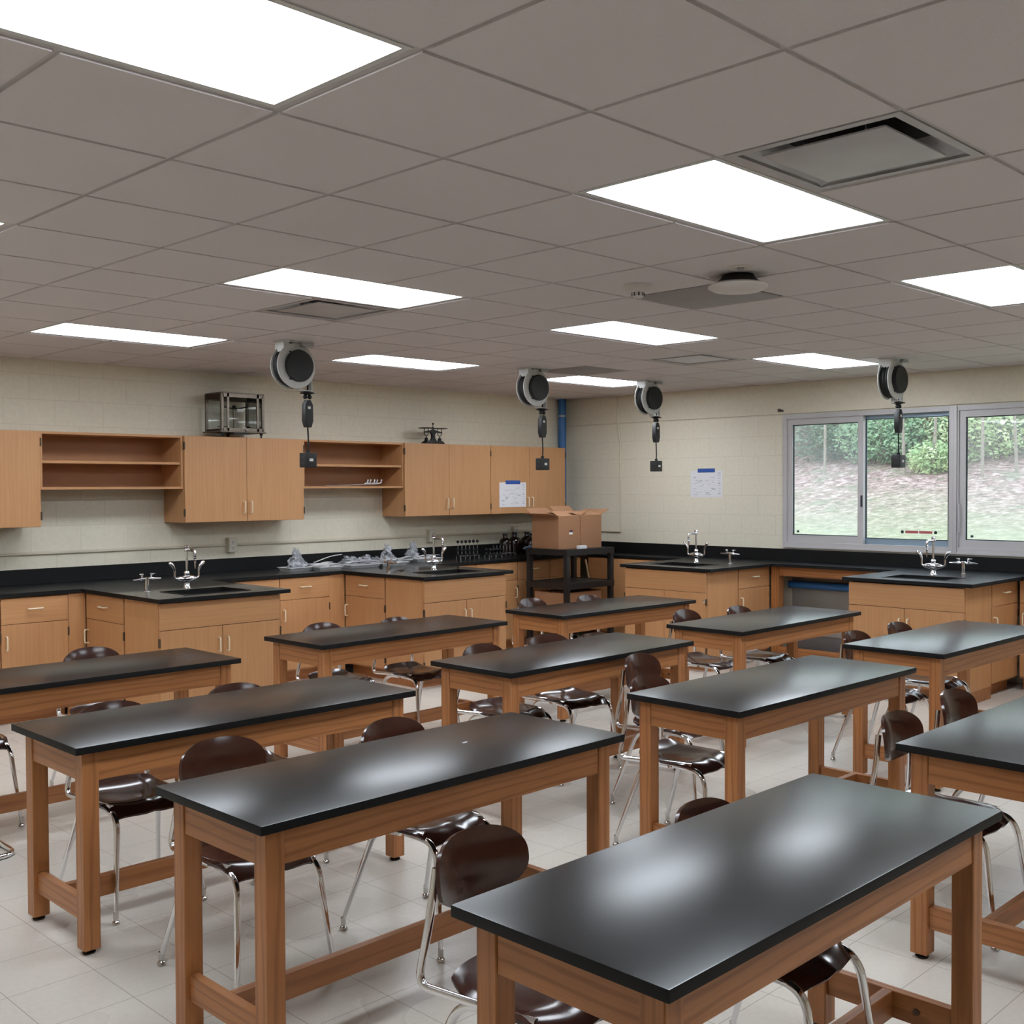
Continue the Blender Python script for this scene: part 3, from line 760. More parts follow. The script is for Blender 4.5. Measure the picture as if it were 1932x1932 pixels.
def uppers():
    G = 'wall cabinets on the left wall'
    def dbl(x, label, w=1.205):
        cabinet('wall_cabinet', label, 'cabinet', (x, YW-UD), 0, w, UD-.003, UZ0, UZ1,
                [('door', 0, w/2, UZ0, UZ1, 'L', 'low'), ('door', w/2, w, UZ0, UZ1, 'R', 'low')], group=G)
    dbl(.560, 'tan wall cabinet cut by the left edge, only its right door showing')
    dbl(2.975, 'tan two-door wall cabinet carrying the glass balance case')
    dbl(5.385, 'tan two-door wall cabinet carrying the black antique balance', 1.195)
    dbl(6.582, 'tan two-door wall cabinet beside the blue pipe, paper taped to its left door', 1.195)
    for x, l in ((1.767, 'empty open two-shelf wall unit at left between two cabinets'), (4.182, 'open two-shelf wall unit holding loose papers')):
        cabinet('open_shelf_unit', l, 'shelf', (x, YW-UD), 0, 1.205, UD-.003, 1.718, UZ1, [], shelves=(1.945,), group='open wall shelf units')
uppers()

BZ = ZC - .03
def bases():
    D = .655; Y0 = YW - D - .003         # face plane of the left run
    G = 'base cabinets under the black worktop'
    zt, zd, zb = BZ-.008, .735, .115
    def dd(x, w, label, yaw=0, loc=None, d=D-.01, hinge='L', nd=1):
        fr = [('drawer', 0, w, zd, zt)]
        if nd == 1: fr.append(('door', 0, w, zb, zd, hinge))
        else: fr += [('door', 0, w/2, zb, zd, 'L'), ('door', w/2, w, zb, zd, 'R')]
        return cabinet('base_cabinet', label, 'cabinet', loc or (x, Y0), yaw, w, d, 0, BZ, fr, toe=.10, group=G)
    dd(.30, .515, 'base cabinet at far left, cut off by the left edge of the photo', hinge='R')
    dd(.82, .51, 'base cabinet at the left edge, left of the drawer unit by the left peninsula', hinge='R')
    dd(1.335, .495, 'drawer-over-door base cabinet just left of the left sink peninsula', hinge='R')
    dd(3.10, .60, 'base cabinet half hidden behind the left sink peninsula')
    dd(3.705, .525, 'drawer-over-door base cabinet between the two left-wall peninsulas', hinge='R')
    dd(5.50, .56, 'base cabinet mostly hidden behind the second sink peninsula')
    dd(6.065, .605, 'base cabinet right of the second sink peninsula, under the tube racks')
    dd(6.675, .50, 'base cabinet partly hidden by the black cart legs')
    dd(7.18, .50, 'base cabinet in the room corner behind the black cart')
    # corner fillers
    for x0, x1, l in ((1.832, 1.965, 'plain filler strip left of the left sink peninsula'), (2.955, 3.098, 'plain filler strip on the right of the left peninsula'), (4.232, 4.405, 'plain filler strip left of the second peninsula'), (5.395, 5.498, 'plain filler strip on the right of the second peninsula')):
        b = MB(); b.box(x0, x1, Y0-.015, Y0+.02, 0, BZ, 'maple_z'); tag(b.build('filler_panel'), l, 'panel', 'filler strips between base cabinets')
    # left-wall peninsulas: sink cabinet facing the room, side cabinet facing -X
    for k, (x0, x1, yf) in enumerate(((1.970, 2.950, 4.520), (4.410, 5.390, 4.560))):
        w = x1-x0; w2 = (Y0-.02) - (yf+.515)
        cabinet('sink_cabinet', ('wide sink cabinet with two doors at the front of the left peninsula', 'wide sink cabinet with two doors at the front of the second peninsula')[k], 'cabinet',
                (x0, yf), 0, w, .50, 0, BZ, [('panel', 0, w, zd, zt), ('door', 0, w/2, zb, zd, 'L'), ('door', w/2, w, zb, zd, 'R')], toe=.10, group='sink cabinets', open_top=True)
        dd(0, w2, ('drawer-over-door cabinet on the side of the left peninsula, facing left', 'drawer-over-door cabinet on the side of the second peninsula, facing left')[k], -PI/2, (x0+.02, yf+.515+w2), d=w-.03, hinge='R')
    # right-wall peninsulas: sink cabinet facing -X, side cabinet facing -Y
    for k, (y0, y1, xf) in enumerate(((3.310, 4.270, 6.790), (.930, 1.900, 6.820))):
        w = y1-y0
        cabinet('sink_cabinet', ('wide sink cabinet with two doors on the peninsula right of the cart', 'wide sink cabinet with two doors on the peninsula under the windows')[k], 'cabinet',
                (xf, y1), -PI/2, w, .50, 0, BZ, [('panel', 0, w, zd, zt), ('door', 0, w/2, zb, zd, 'L'), ('door', w/2, w, zb, zd, 'R', 'high', 'lock')], toe=.10, group='sink cabinets', open_top=True)
        w2 = .545
        dd(0, w2, ('drawer-over-door cabinet on the right side of the peninsula near the corner', 'drawer-over-door cabinet on the right side of the window peninsula, by the photo edge')[k], 0, (xf+.515, y0+.02), d=w-.03, hinge='R')
    # right run: corner cabinet behind the cart, one past the window peninsula
    XF = 7.80
    cabinet('base_cabinet', 'plain base cabinet on the window wall behind the black cart', 'cabinet', (XF, 5.62), -PI/2, 1.30, XW-XF-.01, 0, BZ, [('panel', 0, 1.30, .10, zt)], toe=.10, group=G)
    cabinet('base_cabinet', 'base cabinet past the window peninsula, only a dark sliver at the right edge', 'cabinet', (XF+.06, .90), -PI/2, 1.2, XW-XF-.07, 0, BZ, [('drawer', 0, .6, zd, zt), ('drawer', .6, 1.2, zd, zt), ('door', 0, .6, zb, zd, 'R'), ('door', .6, 1.2, zb, zd, 'L')], toe=.10, group=G)
    # knee space between the right-wall peninsulas
    p = thing('knee_space_frame', 'open knee space under the worktop with oak apron and posts', 'frame', (XF+.06, 0, 0))
    b = MB(); b.box(0, .022, 1.99, 3.205, BZ-.095, BZ, 'oak_y', .001, 1); b.build('apron', parent=p)
    for y in (3.205, 1.905):
        b = MB(); b.box(-.01, .08, y, y+.085, 0, BZ, 'oak_z', .002, 1); b.build('post', parent=p)
    b = MB(); b.box(.0, .02, 1.99, 3.205, 0.0, .14, 'oak_y', .001, 1); b.build('base_rail', parent=p)
    b = MB(); b.box(XW-.020, XW-.004, 1.95, 3.25, 0, .92, 'grey_wall'); tag(b.build('trim_2'), kind='structure')
    b = MB(); b.box(XW-.20, XW-.022, 2.0, 3.2, 0, .36, 'grey_panel_dark', .006); b.box(XW-.21, XW-.20, 2.0, 3.2, .26, .36, 'grey_wall', .003)
    tag(b.build('heater_cover'), 'low grey metal heater cover inside the knee space', 'heater')
    b = MB(); b.tube([(XW-.058, 1.95, .735), (XW-.058, 3.26, .735)], .036, 'blue_pipe', 20); tag(b.build('water_pipe'), 'horizontal blue pipe inside the knee space under the worktop', 'pipe')
bases()

# ------------------------------------------------------------------ worktop
PENS = [(1.930, 3.005, 4.440), (4.370, 5.450, 4.500)]              # x0 x1 front y
PENR = [(3.235, 4.305, 6.735), (.855, 1.945, 6.765)]               # y0 y1 front x
SINKS = [(2.215, 2.745, 4.570, 4.965), (4.640, 5.190, 4.620, 4.965)]
SINKR = [(6.900, 7.270, 3.520, 4.060), (6.930, 7.300, 1.130, 1.680)]
YF, XF2 = 5.635, 7.775
def worktop():
    xs = [.25, XW-.003, XF2]; ys = [-.35, YW-.003, YF]
    for a, c, y in PENS: xs += [a, c]; ys += [y]
    for a, c, x in PENR: ys += [a, c]; xs += [x]
    for s in SINKS + SINKR: xs += [s[0], s[1]]; ys += [s[2], s[3]]
    def ins(x, y):
        for s in SINKS + SINKR:
            if s[0] < x < s[1] and s[2] < y < s[3]: return False
        if y > YF: return True
        if x > XF2: return True
        return any(a < x < c and y > f for a, c, f in PENS) or any(a < y < c and x > f for a, c, f in PENR)
    p = thing('worktop', 'continuous glossy black worktop running round both walls with four peninsulas', 'worktop', (0,0,0))
    b = MB(); b.slab(xs, ys, ins, BZ, ZC, 'epoxy_counter', 'epoxy_edge'); o = b.build('slab', parent=p, smooth=0)
    m = o.modifiers.new('bevel', 'BEVEL'); m.width = .0025; m.segments = 1; m.limit_method = 'ANGLE'
    b = MB(); b.box(.25, XW-.025, YW-.022, YW-.002, ZC, ZBS, 'epoxy_edge', .002, 1); b.build('backsplash', parent=p)
    b = MB(); b.box(XW-.024, XW-.004, -.35, YW-.002, ZC, ZBS, 'epoxy_edge', .002, 1); b.build('backsplash', parent=p)
worktop()
def sinks():
    L = ['black sink set in the left peninsula top', 'black sink set in the second peninsula top', 'black sink set in the peninsula right of the cart', 'black sink set in the peninsula under the windows']
    for k, (x0, x1, y0, y1) in enumerate(SINKS + SINKR):
        g = .0015; p = thing('sink', L[k], 'sink', ((x0+x1)/2, (y0+y1)/2, ZC), 0, 'black drop-in lab sinks')
        hx, hy = (x1-x0)/2-g, (y1-y0)/2-g; t = .012; d = -.24
        b = MB(); b.slab([-hx, -hx+t, hx-t, hx], [-hy, -hy+t, hy-t, hy], lambda x, y: not (abs(x) < hx-t and abs(y) < hy-t), d, .004, 'sink_black')
        b.box(-hx, hx, -hy, hy, d-.012, d, 'sink_black'); b.build('basin', parent=p)
        b = MB(); b.lathe([(0,0), (.03,0), (.034,.004), (.02,.005), (0,.003)], (0,0,d), m='steel_dull', n=18); b.build('drain', parent=p)
sinks()

def make_faucet():
    p = thing('lab_faucet', 'x', 'faucet', (0,0,0), 0, 'chrome lab gooseneck faucets')
    b = MB(); b.lathe([(0,0), (.030,0), (.030,.006), (.024,.012), (.021,.045), (.026,.052), (0,.052)], m='chrome', n=20); b.build('base', parent=p)
    b = MB(); b.ball((0,0,.078), 1, 'chrome', 3, (.085,.036,.026)); b.lathe([(0,0), (.018,0), (.022,.02), (.018,.034), (.012,.038), (0,.038)], (0,0,.098), m='chrome', n=16); b.build('body', parent=p, smooth=80)
    b = MB(); b.tube([(0,0,.12), (0,0,.285)], .0095, 'chrome', 12); b.build('riser', parent=p)
    b = MB(); b.lathe([(0,0), (.017,0), (.019,.014), (.016,.022), (.019,.030), (.014,.042), (0,.046)], (0,0,.283), m='chrome', n=14)
    for k in range(5):
        a = k*2*PI/5; b.ball((.012*math.cos(a), .012*math.sin(a), .322), .007, 'chrome', 1)
    b.build('vacuum_breaker', parent=p)
    b = MB(); b.tube(rpath([(0,0,.292), (0,-.085,.296), (0,-.125,.292), (0,-.125,.262)], .018, 4), .010, 'chrome', 10); b.build('spout', parent=p, smooth=80)
    b = MB(); b.lathe([(.010,.262), (.013,.256), (.008,.248), (.012,.240), (.008,.232), (.011,.224), (.007,.216), (.008,.200), (.004,.170), (.003,.160), (0,.160)], (0,-.125,0), m='chrome', n=12); b.build('nozzle', parent=p)
    for s in (-1, 1):
        b = MB(); b.tube(rpath([(s*.07,0,.078), (s*.100,0,.082), (s*.100,0,.140)], .015, 4), .008, 'chrome', 10)
        b.tube([(s*.100,0,.135), (s*.104,-.001,.155), (s*.114,-.002,.175), (s*.132,-.004,.195), (s*.146,-.005,.203)], .01, 'chrome', 12, radii=[.008,.009,.013,.015,.008]); o = b.build('wing_handle', parent=p, smooth=80)
    return p
def make_gas():
    p = thing('gas_turret', 'x', 'gas tap', (0,0,0), 0, 'chrome gas turrets on the peninsulas')
    b = MB(); b.lathe([(0,0), (.026,0), (.026,.004), (.016,.006), (.016,.088), (.019,.090), (.019,.106), (.014,.110), (0,.110)], m='chrome', n=20); b.build('post', parent=p)
    for s in (-1, 1):
        b = MB(); b.tube([(s*.014,0,.097), (s*.045,0,.097), (s*.060,0,.096), (s*.118,0,.094)], .009, 'chrome', 12, radii=[.010,.013,.008,.0045]); c = b.build('cock', parent=p, smooth=70)
        b = MB(); b.lathe([(0,0), (.008,0), (.008,.018), (.011,.022), (.010,.030), (0,.032)], (s*.040,0,.106), m='chrome', n=12); b.box(s*.040-.005, s*.040+.005+s*.026, -.004, .004, .128, .136, 'chrome', .002, 1); b.build('lever', parent=c)
    return p
def fittings():
    f = make_faucet(); g = make_gas()
    F = [(2.475, 5.035, 0, 'chrome lab faucet on the left peninsula, below the wall outlet'), (4.965, 5.050, 0, 'chrome lab faucet on the second peninsula, beside the white trays'),
         (7.345, 3.830, -PI/2, 'chrome lab faucet on the peninsula right of the cart'), (7.420, 1.455, -PI/2, 'chrome lab faucet in front of the windows')]
    for k, (x, y, a, l) in enumerate(F):
        o = f if k == 0 else copy_tree(f); o.location = (x, y, ZC); o.rotation_euler = (0,0,a); o['label'] = l
    Gs = [(2.145, 5.02, .12, 'chrome double gas tap on the left peninsula beside its faucet'), (4.475, 5.10, PI/2, 'chrome gas tap on the second peninsula in front of the white trays'),
          (7.49, 3.53, -PI/2-.1, 'chrome double gas tap on the peninsula right of the cart'), (7.70, 1.315, -PI/2+.1, 'chrome double gas tap at the right in front of the windows')]
    for k, (x, y, a, l) in enumerate(Gs):
        o = g if k == 0 else copy_tree(g); o.location = (x, y, ZC); o.rotation_euler = (0,0,a); o['label'] = l
fittings()

# ------------------------------------------------------------------ cord reels
def make_reel():
    p = thing('cord_reel', 'x', 'cord reel', (0,0,0), 0, 'retractable cord reels hanging from the ceiling')
    zc = -.172; ax = (0,-1,0)
    b = MB(); b.box(-.12, .12, -.06, .10, -.008, 0, 'white_metal', .002, 1)
    b.box(-.10, .0, .085, .093, -.20, -.008, 'white_metal', .002, 1)
    b.box(-.105, -.06, -.02, .093, -.09, -.008, 'white_metal', .002, 1); b.box(.02, .12, -.06, -.03, -.035, -.008, 'steel_dull', .003, 1)
    b.build('mounting_bracket', parent=p)
    b = MB(); b.lathe([(0,0), (.158,0), (.160,.004), (.158,.008), (0,.008)], (0, .075, zc), ax, 'white_metal', 48); b.build('flange', parent=p)
    b = MB(); b.lathe([(0,0), (.140,0), (.146,.012), (.140,.024), (.146,.036), (.140,.048), (.146,.060), (.140,.075), (0,.075)], (0, .067, zc), ax, 'black_rubber', 48); b.build('cord_coil', parent=p)
    b = MB(); b.lathe([(0,0), (.158,0), (.161,.005), (.158,.011), (0,.011)], (0, -.010, zc), ax, 'white_metal', 48); b.build('flange', parent=p)
    b = MB(); b.lathe([(0,0), (.112,0), (.114,.02), (.108,.034), (.04,.036), (0,.037)], (.012, -.021, zc), ax, 'black_plastic', 48)
    for a in (125, 235): b.box(.012+.118*math.cos(C2(a))-.005, .012+.118*math.cos(C2(a))+.005, -.028, -.020, zc+.118*math.sin(C2(a))-.005, zc+.118*math.sin(C2(a))+.005, 'black_plastic')
    b.build('hub_cover', parent=p)
    b = MB(); b.box(.045, .150, .0, .055, -.345, -.337, 'white_metal', .002, 1); b.box(.045, .051, .0, .055, -.337, -.300, 'white_metal'); b.box(.140, .146, .0, .055, -.337, -.22, 'white_metal'); b.build('cord_guide', parent=p)
    x, y = .122, .028
    b = MB(); b.tube([(x+.010, y, -.20), (x+.004, y, -.28), (x, y, -.36)], .006, 'black_rubber', 8)
    b.tube([(x, y, -.60), (x+.004, y, -.66), (x+.006, y, -.72), (x+.002, y, -.775)], .006, 'black_rubber', 8); b.build('cord', parent=p, smooth=80)
    b = MB(); b.lathe([(0,0), (.022,0), (.052,-.006), (.054,-.012), (.030,-.016), (.022,-.022), (0,-.022)], (x, y, -.346), m='black_plastic', n=20)
    for s in (-1, 1): b.ball((x+s*.020, y, -.383), .017, 'black_plastic', 2)
    b.build('cord_stop', parent=p)
    b = MB(); b.prism([(-.014,-.405), (.014,-.405), (.034,-.440), (.036,-.555), (.020,-.602), (-.020,-.602), (-.036,-.555), (-.034,-.440)], -.022, .022, 'black_plastic', axis='y', bevel=.005)
    o = b.build('breaker', parent=p, loc=(x, y, 0))
    b = MB(); b.box(-.012, .012, -.0235, -.0222, -.470, -.452, 'sticker_white'); b.build('sticker', parent=o)
    b = MB(); b.tube([(0,0,-.765), (0,0,-.790)], .014, 'black_plastic', 12); b.box(-.048, .048, -.040, .040, -.890, -.785, 'black_plastic', .007, 2)
    for zz in (-.815, -.858):
        for s in (-1, 1):
            b.box(s*.0405-.0012, s*.0405+.0012+s*.0005 if s > 0 else s*.0405+.0012, -.016, .016, zz-.016, zz+.016, 'black_rubber')
    o = b.build('outlet_box', parent=p, loc=(x+.002, y, 0))
    for (hx, hz) in ((-.008,-.815), (.008,-.815), (-.008,-.855), (.008,-.855)):
        b = MB(); b.box(-.0492, -.0482, hx-.003, hx+.003, hz-.007, hz+.007, 'ink_dark'); b.build('socket_slot', parent=o)
    b = MB(); b.box(-.016, .016, -.0412, -.0402, -.846, -.826, 'sticker_white'); b.build('sticker', parent=o)
    return p
def reels():
    p = make_reel()
    R = [(2.782, 4.030, 'cord reel in front of the left wall cabinets, nearest to the left wall'), (5.300, 4.080, 'cord reel left of the blue pipe, above the paper on the cabinet'),
         (6.975, 4.107, 'farthest cord reel, hanging before the bare block wall'), (6.931, 1.565, 'cord reel hanging in front of the windows')]
    for k, (x, y, l) in enumerate(R):
        o = p if k == 0 else copy_tree(p); o.location = (x, y, H-.007); o['label'] = l
reels()

# ------------------------------------------------------------------ things on walls
def wall_things():
    for k, (x, l) in enumerate(((3.62, 'wall outlet box above the left peninsula faucet'), (6.02, 'wall outlet box behind the second peninsula faucet'), (7.29, 'wall outlet box above the brown bottles'))):
        p = thing('wall_outlet', l, 'outlet', (x, YW, 1.207), 0, 'surface outlets on the left wall')
        b = MB(); b.box(-.042, .042, -.052, -.001, -.065, .065, 'raceway_paint', .004, 2); b.build('box', parent=p)
        b = MB(); b.box(-.036, .036, -.056, -.052, -.058, .058, 'wall_plate', .002, 1)
        for zz in (-.026, .026):
            for s in (-1, 1): b.box(s*.008-.002, s*.008+.002, -.0568, -.056, zz-.008, zz+.008, 'ink_dark')
            b.box(-.003, .003, -.0568, -.056, zz-.018, zz-.013, 'ink_dark')
        b.build('face_plate', parent=p)
    b = MB(); b.box(.25, 8.05, YW-.018, YW-.001, 1.197, 1.216, 'raceway_paint', .003, 1); tag(b.build('wire_raceway'), 'long thin horizontal wire raceway on the left wall above the backsplash', 'raceway')
    b = MB(); X = XW-.0055
    b.tube(rpath([(X-.018, 5.511, 2.75), (X-.018, 5.511, 2.40), (X-.006, 5.485, 2.22), (X-.006, 5.482, 1.205), (X-.006, 6.31, 1.205)], [.06, .06, .015], 4), .011, 'raceway_paint', 8)
    tag(b.build('conduit', smooth=60), 'painted conduit running down the window wall near the corner then turning left', 'conduit')
    p = thing('corner_pipe', 'vertical blue pipe in the room corner above the wall cabinets', 'pipe', (8.055, 6.262, 0))
    b = MB(); b.tube([(0,0,ZBS), (0,0,H-.002)], .047, 'blue_pipe', 24); b.build('pipe', parent=p)
    b = MB(); b.lathe([(.047,0), (.052,.004), (.052,.018), (.047,.022)], (0,0,2.55), m='steel_dull', n=24); b.build('clamp', parent=p)
    b = MB(); b.box(-.012, .0, -.018, .018, -.012, .020, 'hinge_metal', .003, 1); b.tube([(-.010,-.012,.0), (-.03,-.012,.01)], .005, 'hinge_metal', 6); b.box(-.02, -.01, -.05, -.028, -.012, .008, 'ink_dark')
    tag(b.build('wall_bracket', loc=(XW-.018, 3.40, 2.485)), 'small dark bracket on the wall above the window corner', 'bracket')
    # taped papers
    def paper(name, label, rows, w, h, loc, axis):
        p = thing(name, label, 'paper', loc, 0 if axis == 'y' else -PI/2, 'papers taped up')
        b = MB(); nx, nz = 72, 50; b.mi('paper'); gi, di = b.mi('ink_grey'), b.mi('ink_dark')
        V = [[b.bm.verts.new((-w/2+w*i_/nx, -.002, -h/2+h*j_/nz)) for j_ in range(nz+1)] for i_ in range(nx+1)]
        for i_ in range(nx):
            for j_ in range(nz):
                f = b.bm.faces.new((V[i_][j_], V[i_+1][j_], V[i_+1][j_+1], V[i_][j_+1]))
                x_, z_ = -w/2+w*(i_+.5)/nx, -h/2+h*(j_+.5)/nz
                for (a, c, zz, m) in rows:
                    if a <= x_ <= c and abs(zz-z_) < .0032: f.material_index = di if m == 'ink_dark' else gi
        b.build('sheet', parent=p, smooth=0)
        b = MB(); b.box(-w*.27, w*.27, -.005, -.003, h/2-.02, h/2+.022, 'blue_tape'); b.build('tape', parent=p)
    def scribble(w, h, n, seed):
        r = random.Random(seed); out = []
        for k in range(n):
            a = r.uniform(-w*.42, w*.20); out.append((a, a+r.uniform(.012, .05), r.uniform(-h*.42, h*.28), 'ink_grey'))
        for k in range(9): out.append((w*.36, w*.44, h*.40-k*h*.095, 'ink_grey'))
        out.append((w*.385, w*.415, .01, 'ink_dark')); out.append((w*.37, w*.37+.004, -.02, 'ink_dark'))
        return out
    paper('taped_paper', 'white paper with faint drawings held by blue tape to a wall cabinet door', scribble(.415, .27, 26, 3), .415, .27, (6.915, YW-UD-.0215, 1.638), 'y')
    paper('taped_paper', 'white paper with faint drawings held by blue tape to the block wall', scribble(.41, .285, 30, 5), .41, .285, (XW+.0015, 4.305, 1.748), 'x')
wall_things()

# ------------------------------------------------------------------ things on top of the wall cabinets and on shelves
def balance_case():
    p = thing('balance_case', 'old brass-framed glass case with a laboratory balance inside, on the wall cabinet', 'balance', (3.565, YW-.195, UZ1), 0)
    w, d, z0, z1 = .205, .13, .055, .385
    b = MB(); b.box(-w-.03, w+.03, -d-.02, d+.02, z0-.012, z0, 'old_brass', .003, 1); b.build('base', parent=p)
    b = MB(); b.box(-w-.012, w+.012, -d-.012, d+.012, z1, z1+.010, 'old_brass', .003, 1); b.build('lid', parent=p)
    b = MB()
    for sx in (-1, 1):
        for sy in (-1, 1): b.box(sx*w-.012, sx*w+.012, sy*d-.012, sy*d+.012, z0, z1, 'old_brass', .002, 1)
    for sx in (-1, 1):
        b.box(sx*w-.006, sx*w+.006, -d, d, z1-.045, z1, 'gap_dark'); b.box(sx*w-.006, sx*w+.006, -d, d, z0, z0+.02, 'gap_dark')
        b.box(sx*(w-.055)-.010, sx*(w-.055)+.010, -d-.012, -d, z0, z1, 'old_brass')
    b.box(-w, w, -d-.012, -d+.004, z1-.032, z1, 'old_brass'); b.box(-w, w, -d-.012, -d+.004, z0, z0+.028, 'old_brass'); b.box(-w, w, d-.004, d+.01, z1-.05, z1, 'old_brass')
    b.build('case_frame', parent=p)
    b = MB(); b.poly([(-w+.06, -d-.003, z0+.02), (w-.06, -d-.003, z0+.02), (w-.06, -d-.003, z1-.03), (-w+.06, -d-.003, z1-.03)], 'case_glass')
    b.poly([(-w, d-.012, z0+.01), (-w, -d+.012, z0+.01), (-w, -d+.012, z1-.04), (-w, d-.012, z1-.04)], 'case_glass')
    b.poly([(w, -d+.012, z0+.01), (w, d-.012, z0+.01), (w, d-.012, z1-.04), (w, -d+.012, z1-.04)], 'case_glass')
    b.poly([(w-.012, d, z0+.01), (-w+.012, d, z0+.01), (-w+.012, d, z1-.05), (w-.012, d, z1-.05)], 'case_glass'); b.build('glass', parent=p, smooth=0)
    for sx, sy in ((-1,-1), (1,-1), (0,1)):
        b = MB(); b.lathe([(0,0), (.014,0), (.014,.004), (.006,.008), (.008,.018), (.016,.034), (.014,.044), (0,.044)], (sx*(w-.01), sy*(d-.01), 0), m='black_plastic', n=12); b.build('foot', parent=p)
    b = MB(); b.tube([(0,.01,z0), (0,.01,.275)], .011, 'old_brass', 10); b.tube([(-.14,.01,.285), (-.08,.01,.272), (0,.01,.262), (.08,.01,.272), (.14,.01,.285)], .006, 'iron_black', 8); b.ball((0,.01,.275), .02, 'iron_black', 2)
    for sx in (-1, 1):
        b.tube([(sx*.125,.01,.28), (sx*.125,.01,.13), (sx*.125,.01,.10)], .003, 'iron_black', 6); b.lathe([(0,0), (.036,.002), (.040,.008), (0,.006)], (sx*.125,.01,.095), m='iron_black', n=16)
    b.box(-.11, .11, .02, .06, z0, z0+.03, 'old_brass'); b.build('balance', parent=p)
    b = MB(); b.box(.012, .075, -.02, -.018, .235, .262, 'sticker_white'); b.box(-.145, -.12, -.02, -.018, .255, .28, 'sticker_white'); b.box(.015, .055, -.10, -.095, z0+.025, z0+.04, 'sticker_white'); b.build('card', parent=p, smooth=0)
    b = MB(); b.box(-.10, .06, -d-.02, -d+.03, z0-.026, z0-.012, 'iron_black'); b.lathe([(0,0), (.012,0), (.012,.012), (0,.014)], (.03, -d-.012, z0+.012), (0,-1,0), 'old_brass', 10); b.build('knob', parent=p)
balance_case()
def antique_balance():
    p = thing('antique_balance', 'small black cast iron two-pan balance standing on the wall cabinet', 'balance', (5.905, YW-.20, UZ1), 0)
    b = MB(); b.prism([(-.130,0), (.130,0), (.128,.016), (.100,.036), (-.100,.036), (-.128,.016)], -.04, .04, 'iron_black', 'y', .002)
    for s in (-1, 1): b.lathe([(.026,.03), (.019,.045), (.019,.062), (.010,.070), (0,.070)], (s*.092,0,0), m='iron_black', n=12)
    b.prism([(-.046,.034), (.046,.034), (.022,.060), (.016,.085), (.020,.108), (.045,.128), (.070,.134), (-.070,.134), (-.045,.128), (-.020,.108), (-.016,.085), (-.022,.060)], -.015, .015, 'iron_black', 'y'); b.build('stand', parent=p, smooth=30)
    b = MB(); b.prism([(-.130,.122), (-.115,.132), (-.03,.148), (0,.158), (.03,.148), (.115,.132), (.130,.122), (.115,.118), (0,.126), (-.115,.118)], -.006, .006, 'iron_black', 'y'); b.build('beam', parent=p, smooth=30)
    for s in (-1, 1):
        b = MB(); b.lathe([(0,0), (.082,.002), (.086,.008), (.080,.007), (0,.006)], (s*.092,0,.163), m='iron_black', n=24); o = b.build('pan', parent=p)
        b = MB(); b.tube([(s*.092-.026,0,.163), (s*.092-.029,0,.13), (s*.092-.022,0,.098), (s*.092,0,.082), (s*.092+.022,0,.098), (s*.092+.029,0,.13), (s*.092+.026,0,.163)], .0045, 'iron_black', 6); b.tube([(s*.092,0,.083), (s*.092,0,.068)], .005, 'iron_black', 6); b.build('yoke', parent=o)
    b = MB(); b.tube([(-.018,0,.150), (0,0,.185), (0,0,.205)], .004, 'iron_black', 6); b.tube([(.014,0,.150), (0,0,.185)], .004, 'iron_black', 6); b.lathe([(0,0), (.005,0), (.011,.012), (.009,.020), (0,.022)], (0,0,.203), m='iron_black', n=10); b.build('pointer', parent=p)
antique_balance()
def shelf_papers():
    z = 1.718 + .019
    for k in range(4):
        b = MB(); w, d = .30-.02*k, .20
        def f(u, v, k=k): return (u*w/2, v*d/2, .004 + .004*k + .012*max(0, u)**2*(k == 3) + .0015*math.sin(5*u+k))
        b.shell(f, 10, 4, .0012, 'paper')
        tag(b.build('loose_paper', loc=(4.62+.13*k, YW-.19-.01*k, z+.001*k)), ['leftmost loose sheet lying on the open shelf', 'loose sheet second from the left on the open shelf', 'loose sheet third from the left on the open shelf', 'rightmost loose curled sheet on the open shelf'][k], 'paper', 'loose sheets on the open shelf')
    for k in range(5):
        b = MB(); x = k*.042; b.tube([(0,0,.012), (.028,-.01,.020), (.036,-.012,.045)], .006, 'foam_white', 8); b.ball((.036,-.012,.047), .009, 'foam_white', 1)
        tag(b.build('white_clip', loc=(4.99+x, YW-.22+.012*(k % 2), z+.012)), ['first small white clip from the left on the open shelf papers', 'second small white clip on the open shelf papers', 'middle small white clip on the open shelf papers', 'fourth small white clip on the open shelf papers', 'last small white clip at the right of the open shelf papers'][k], 'clip', 'white clips on the open shelf')
shelf_papers()

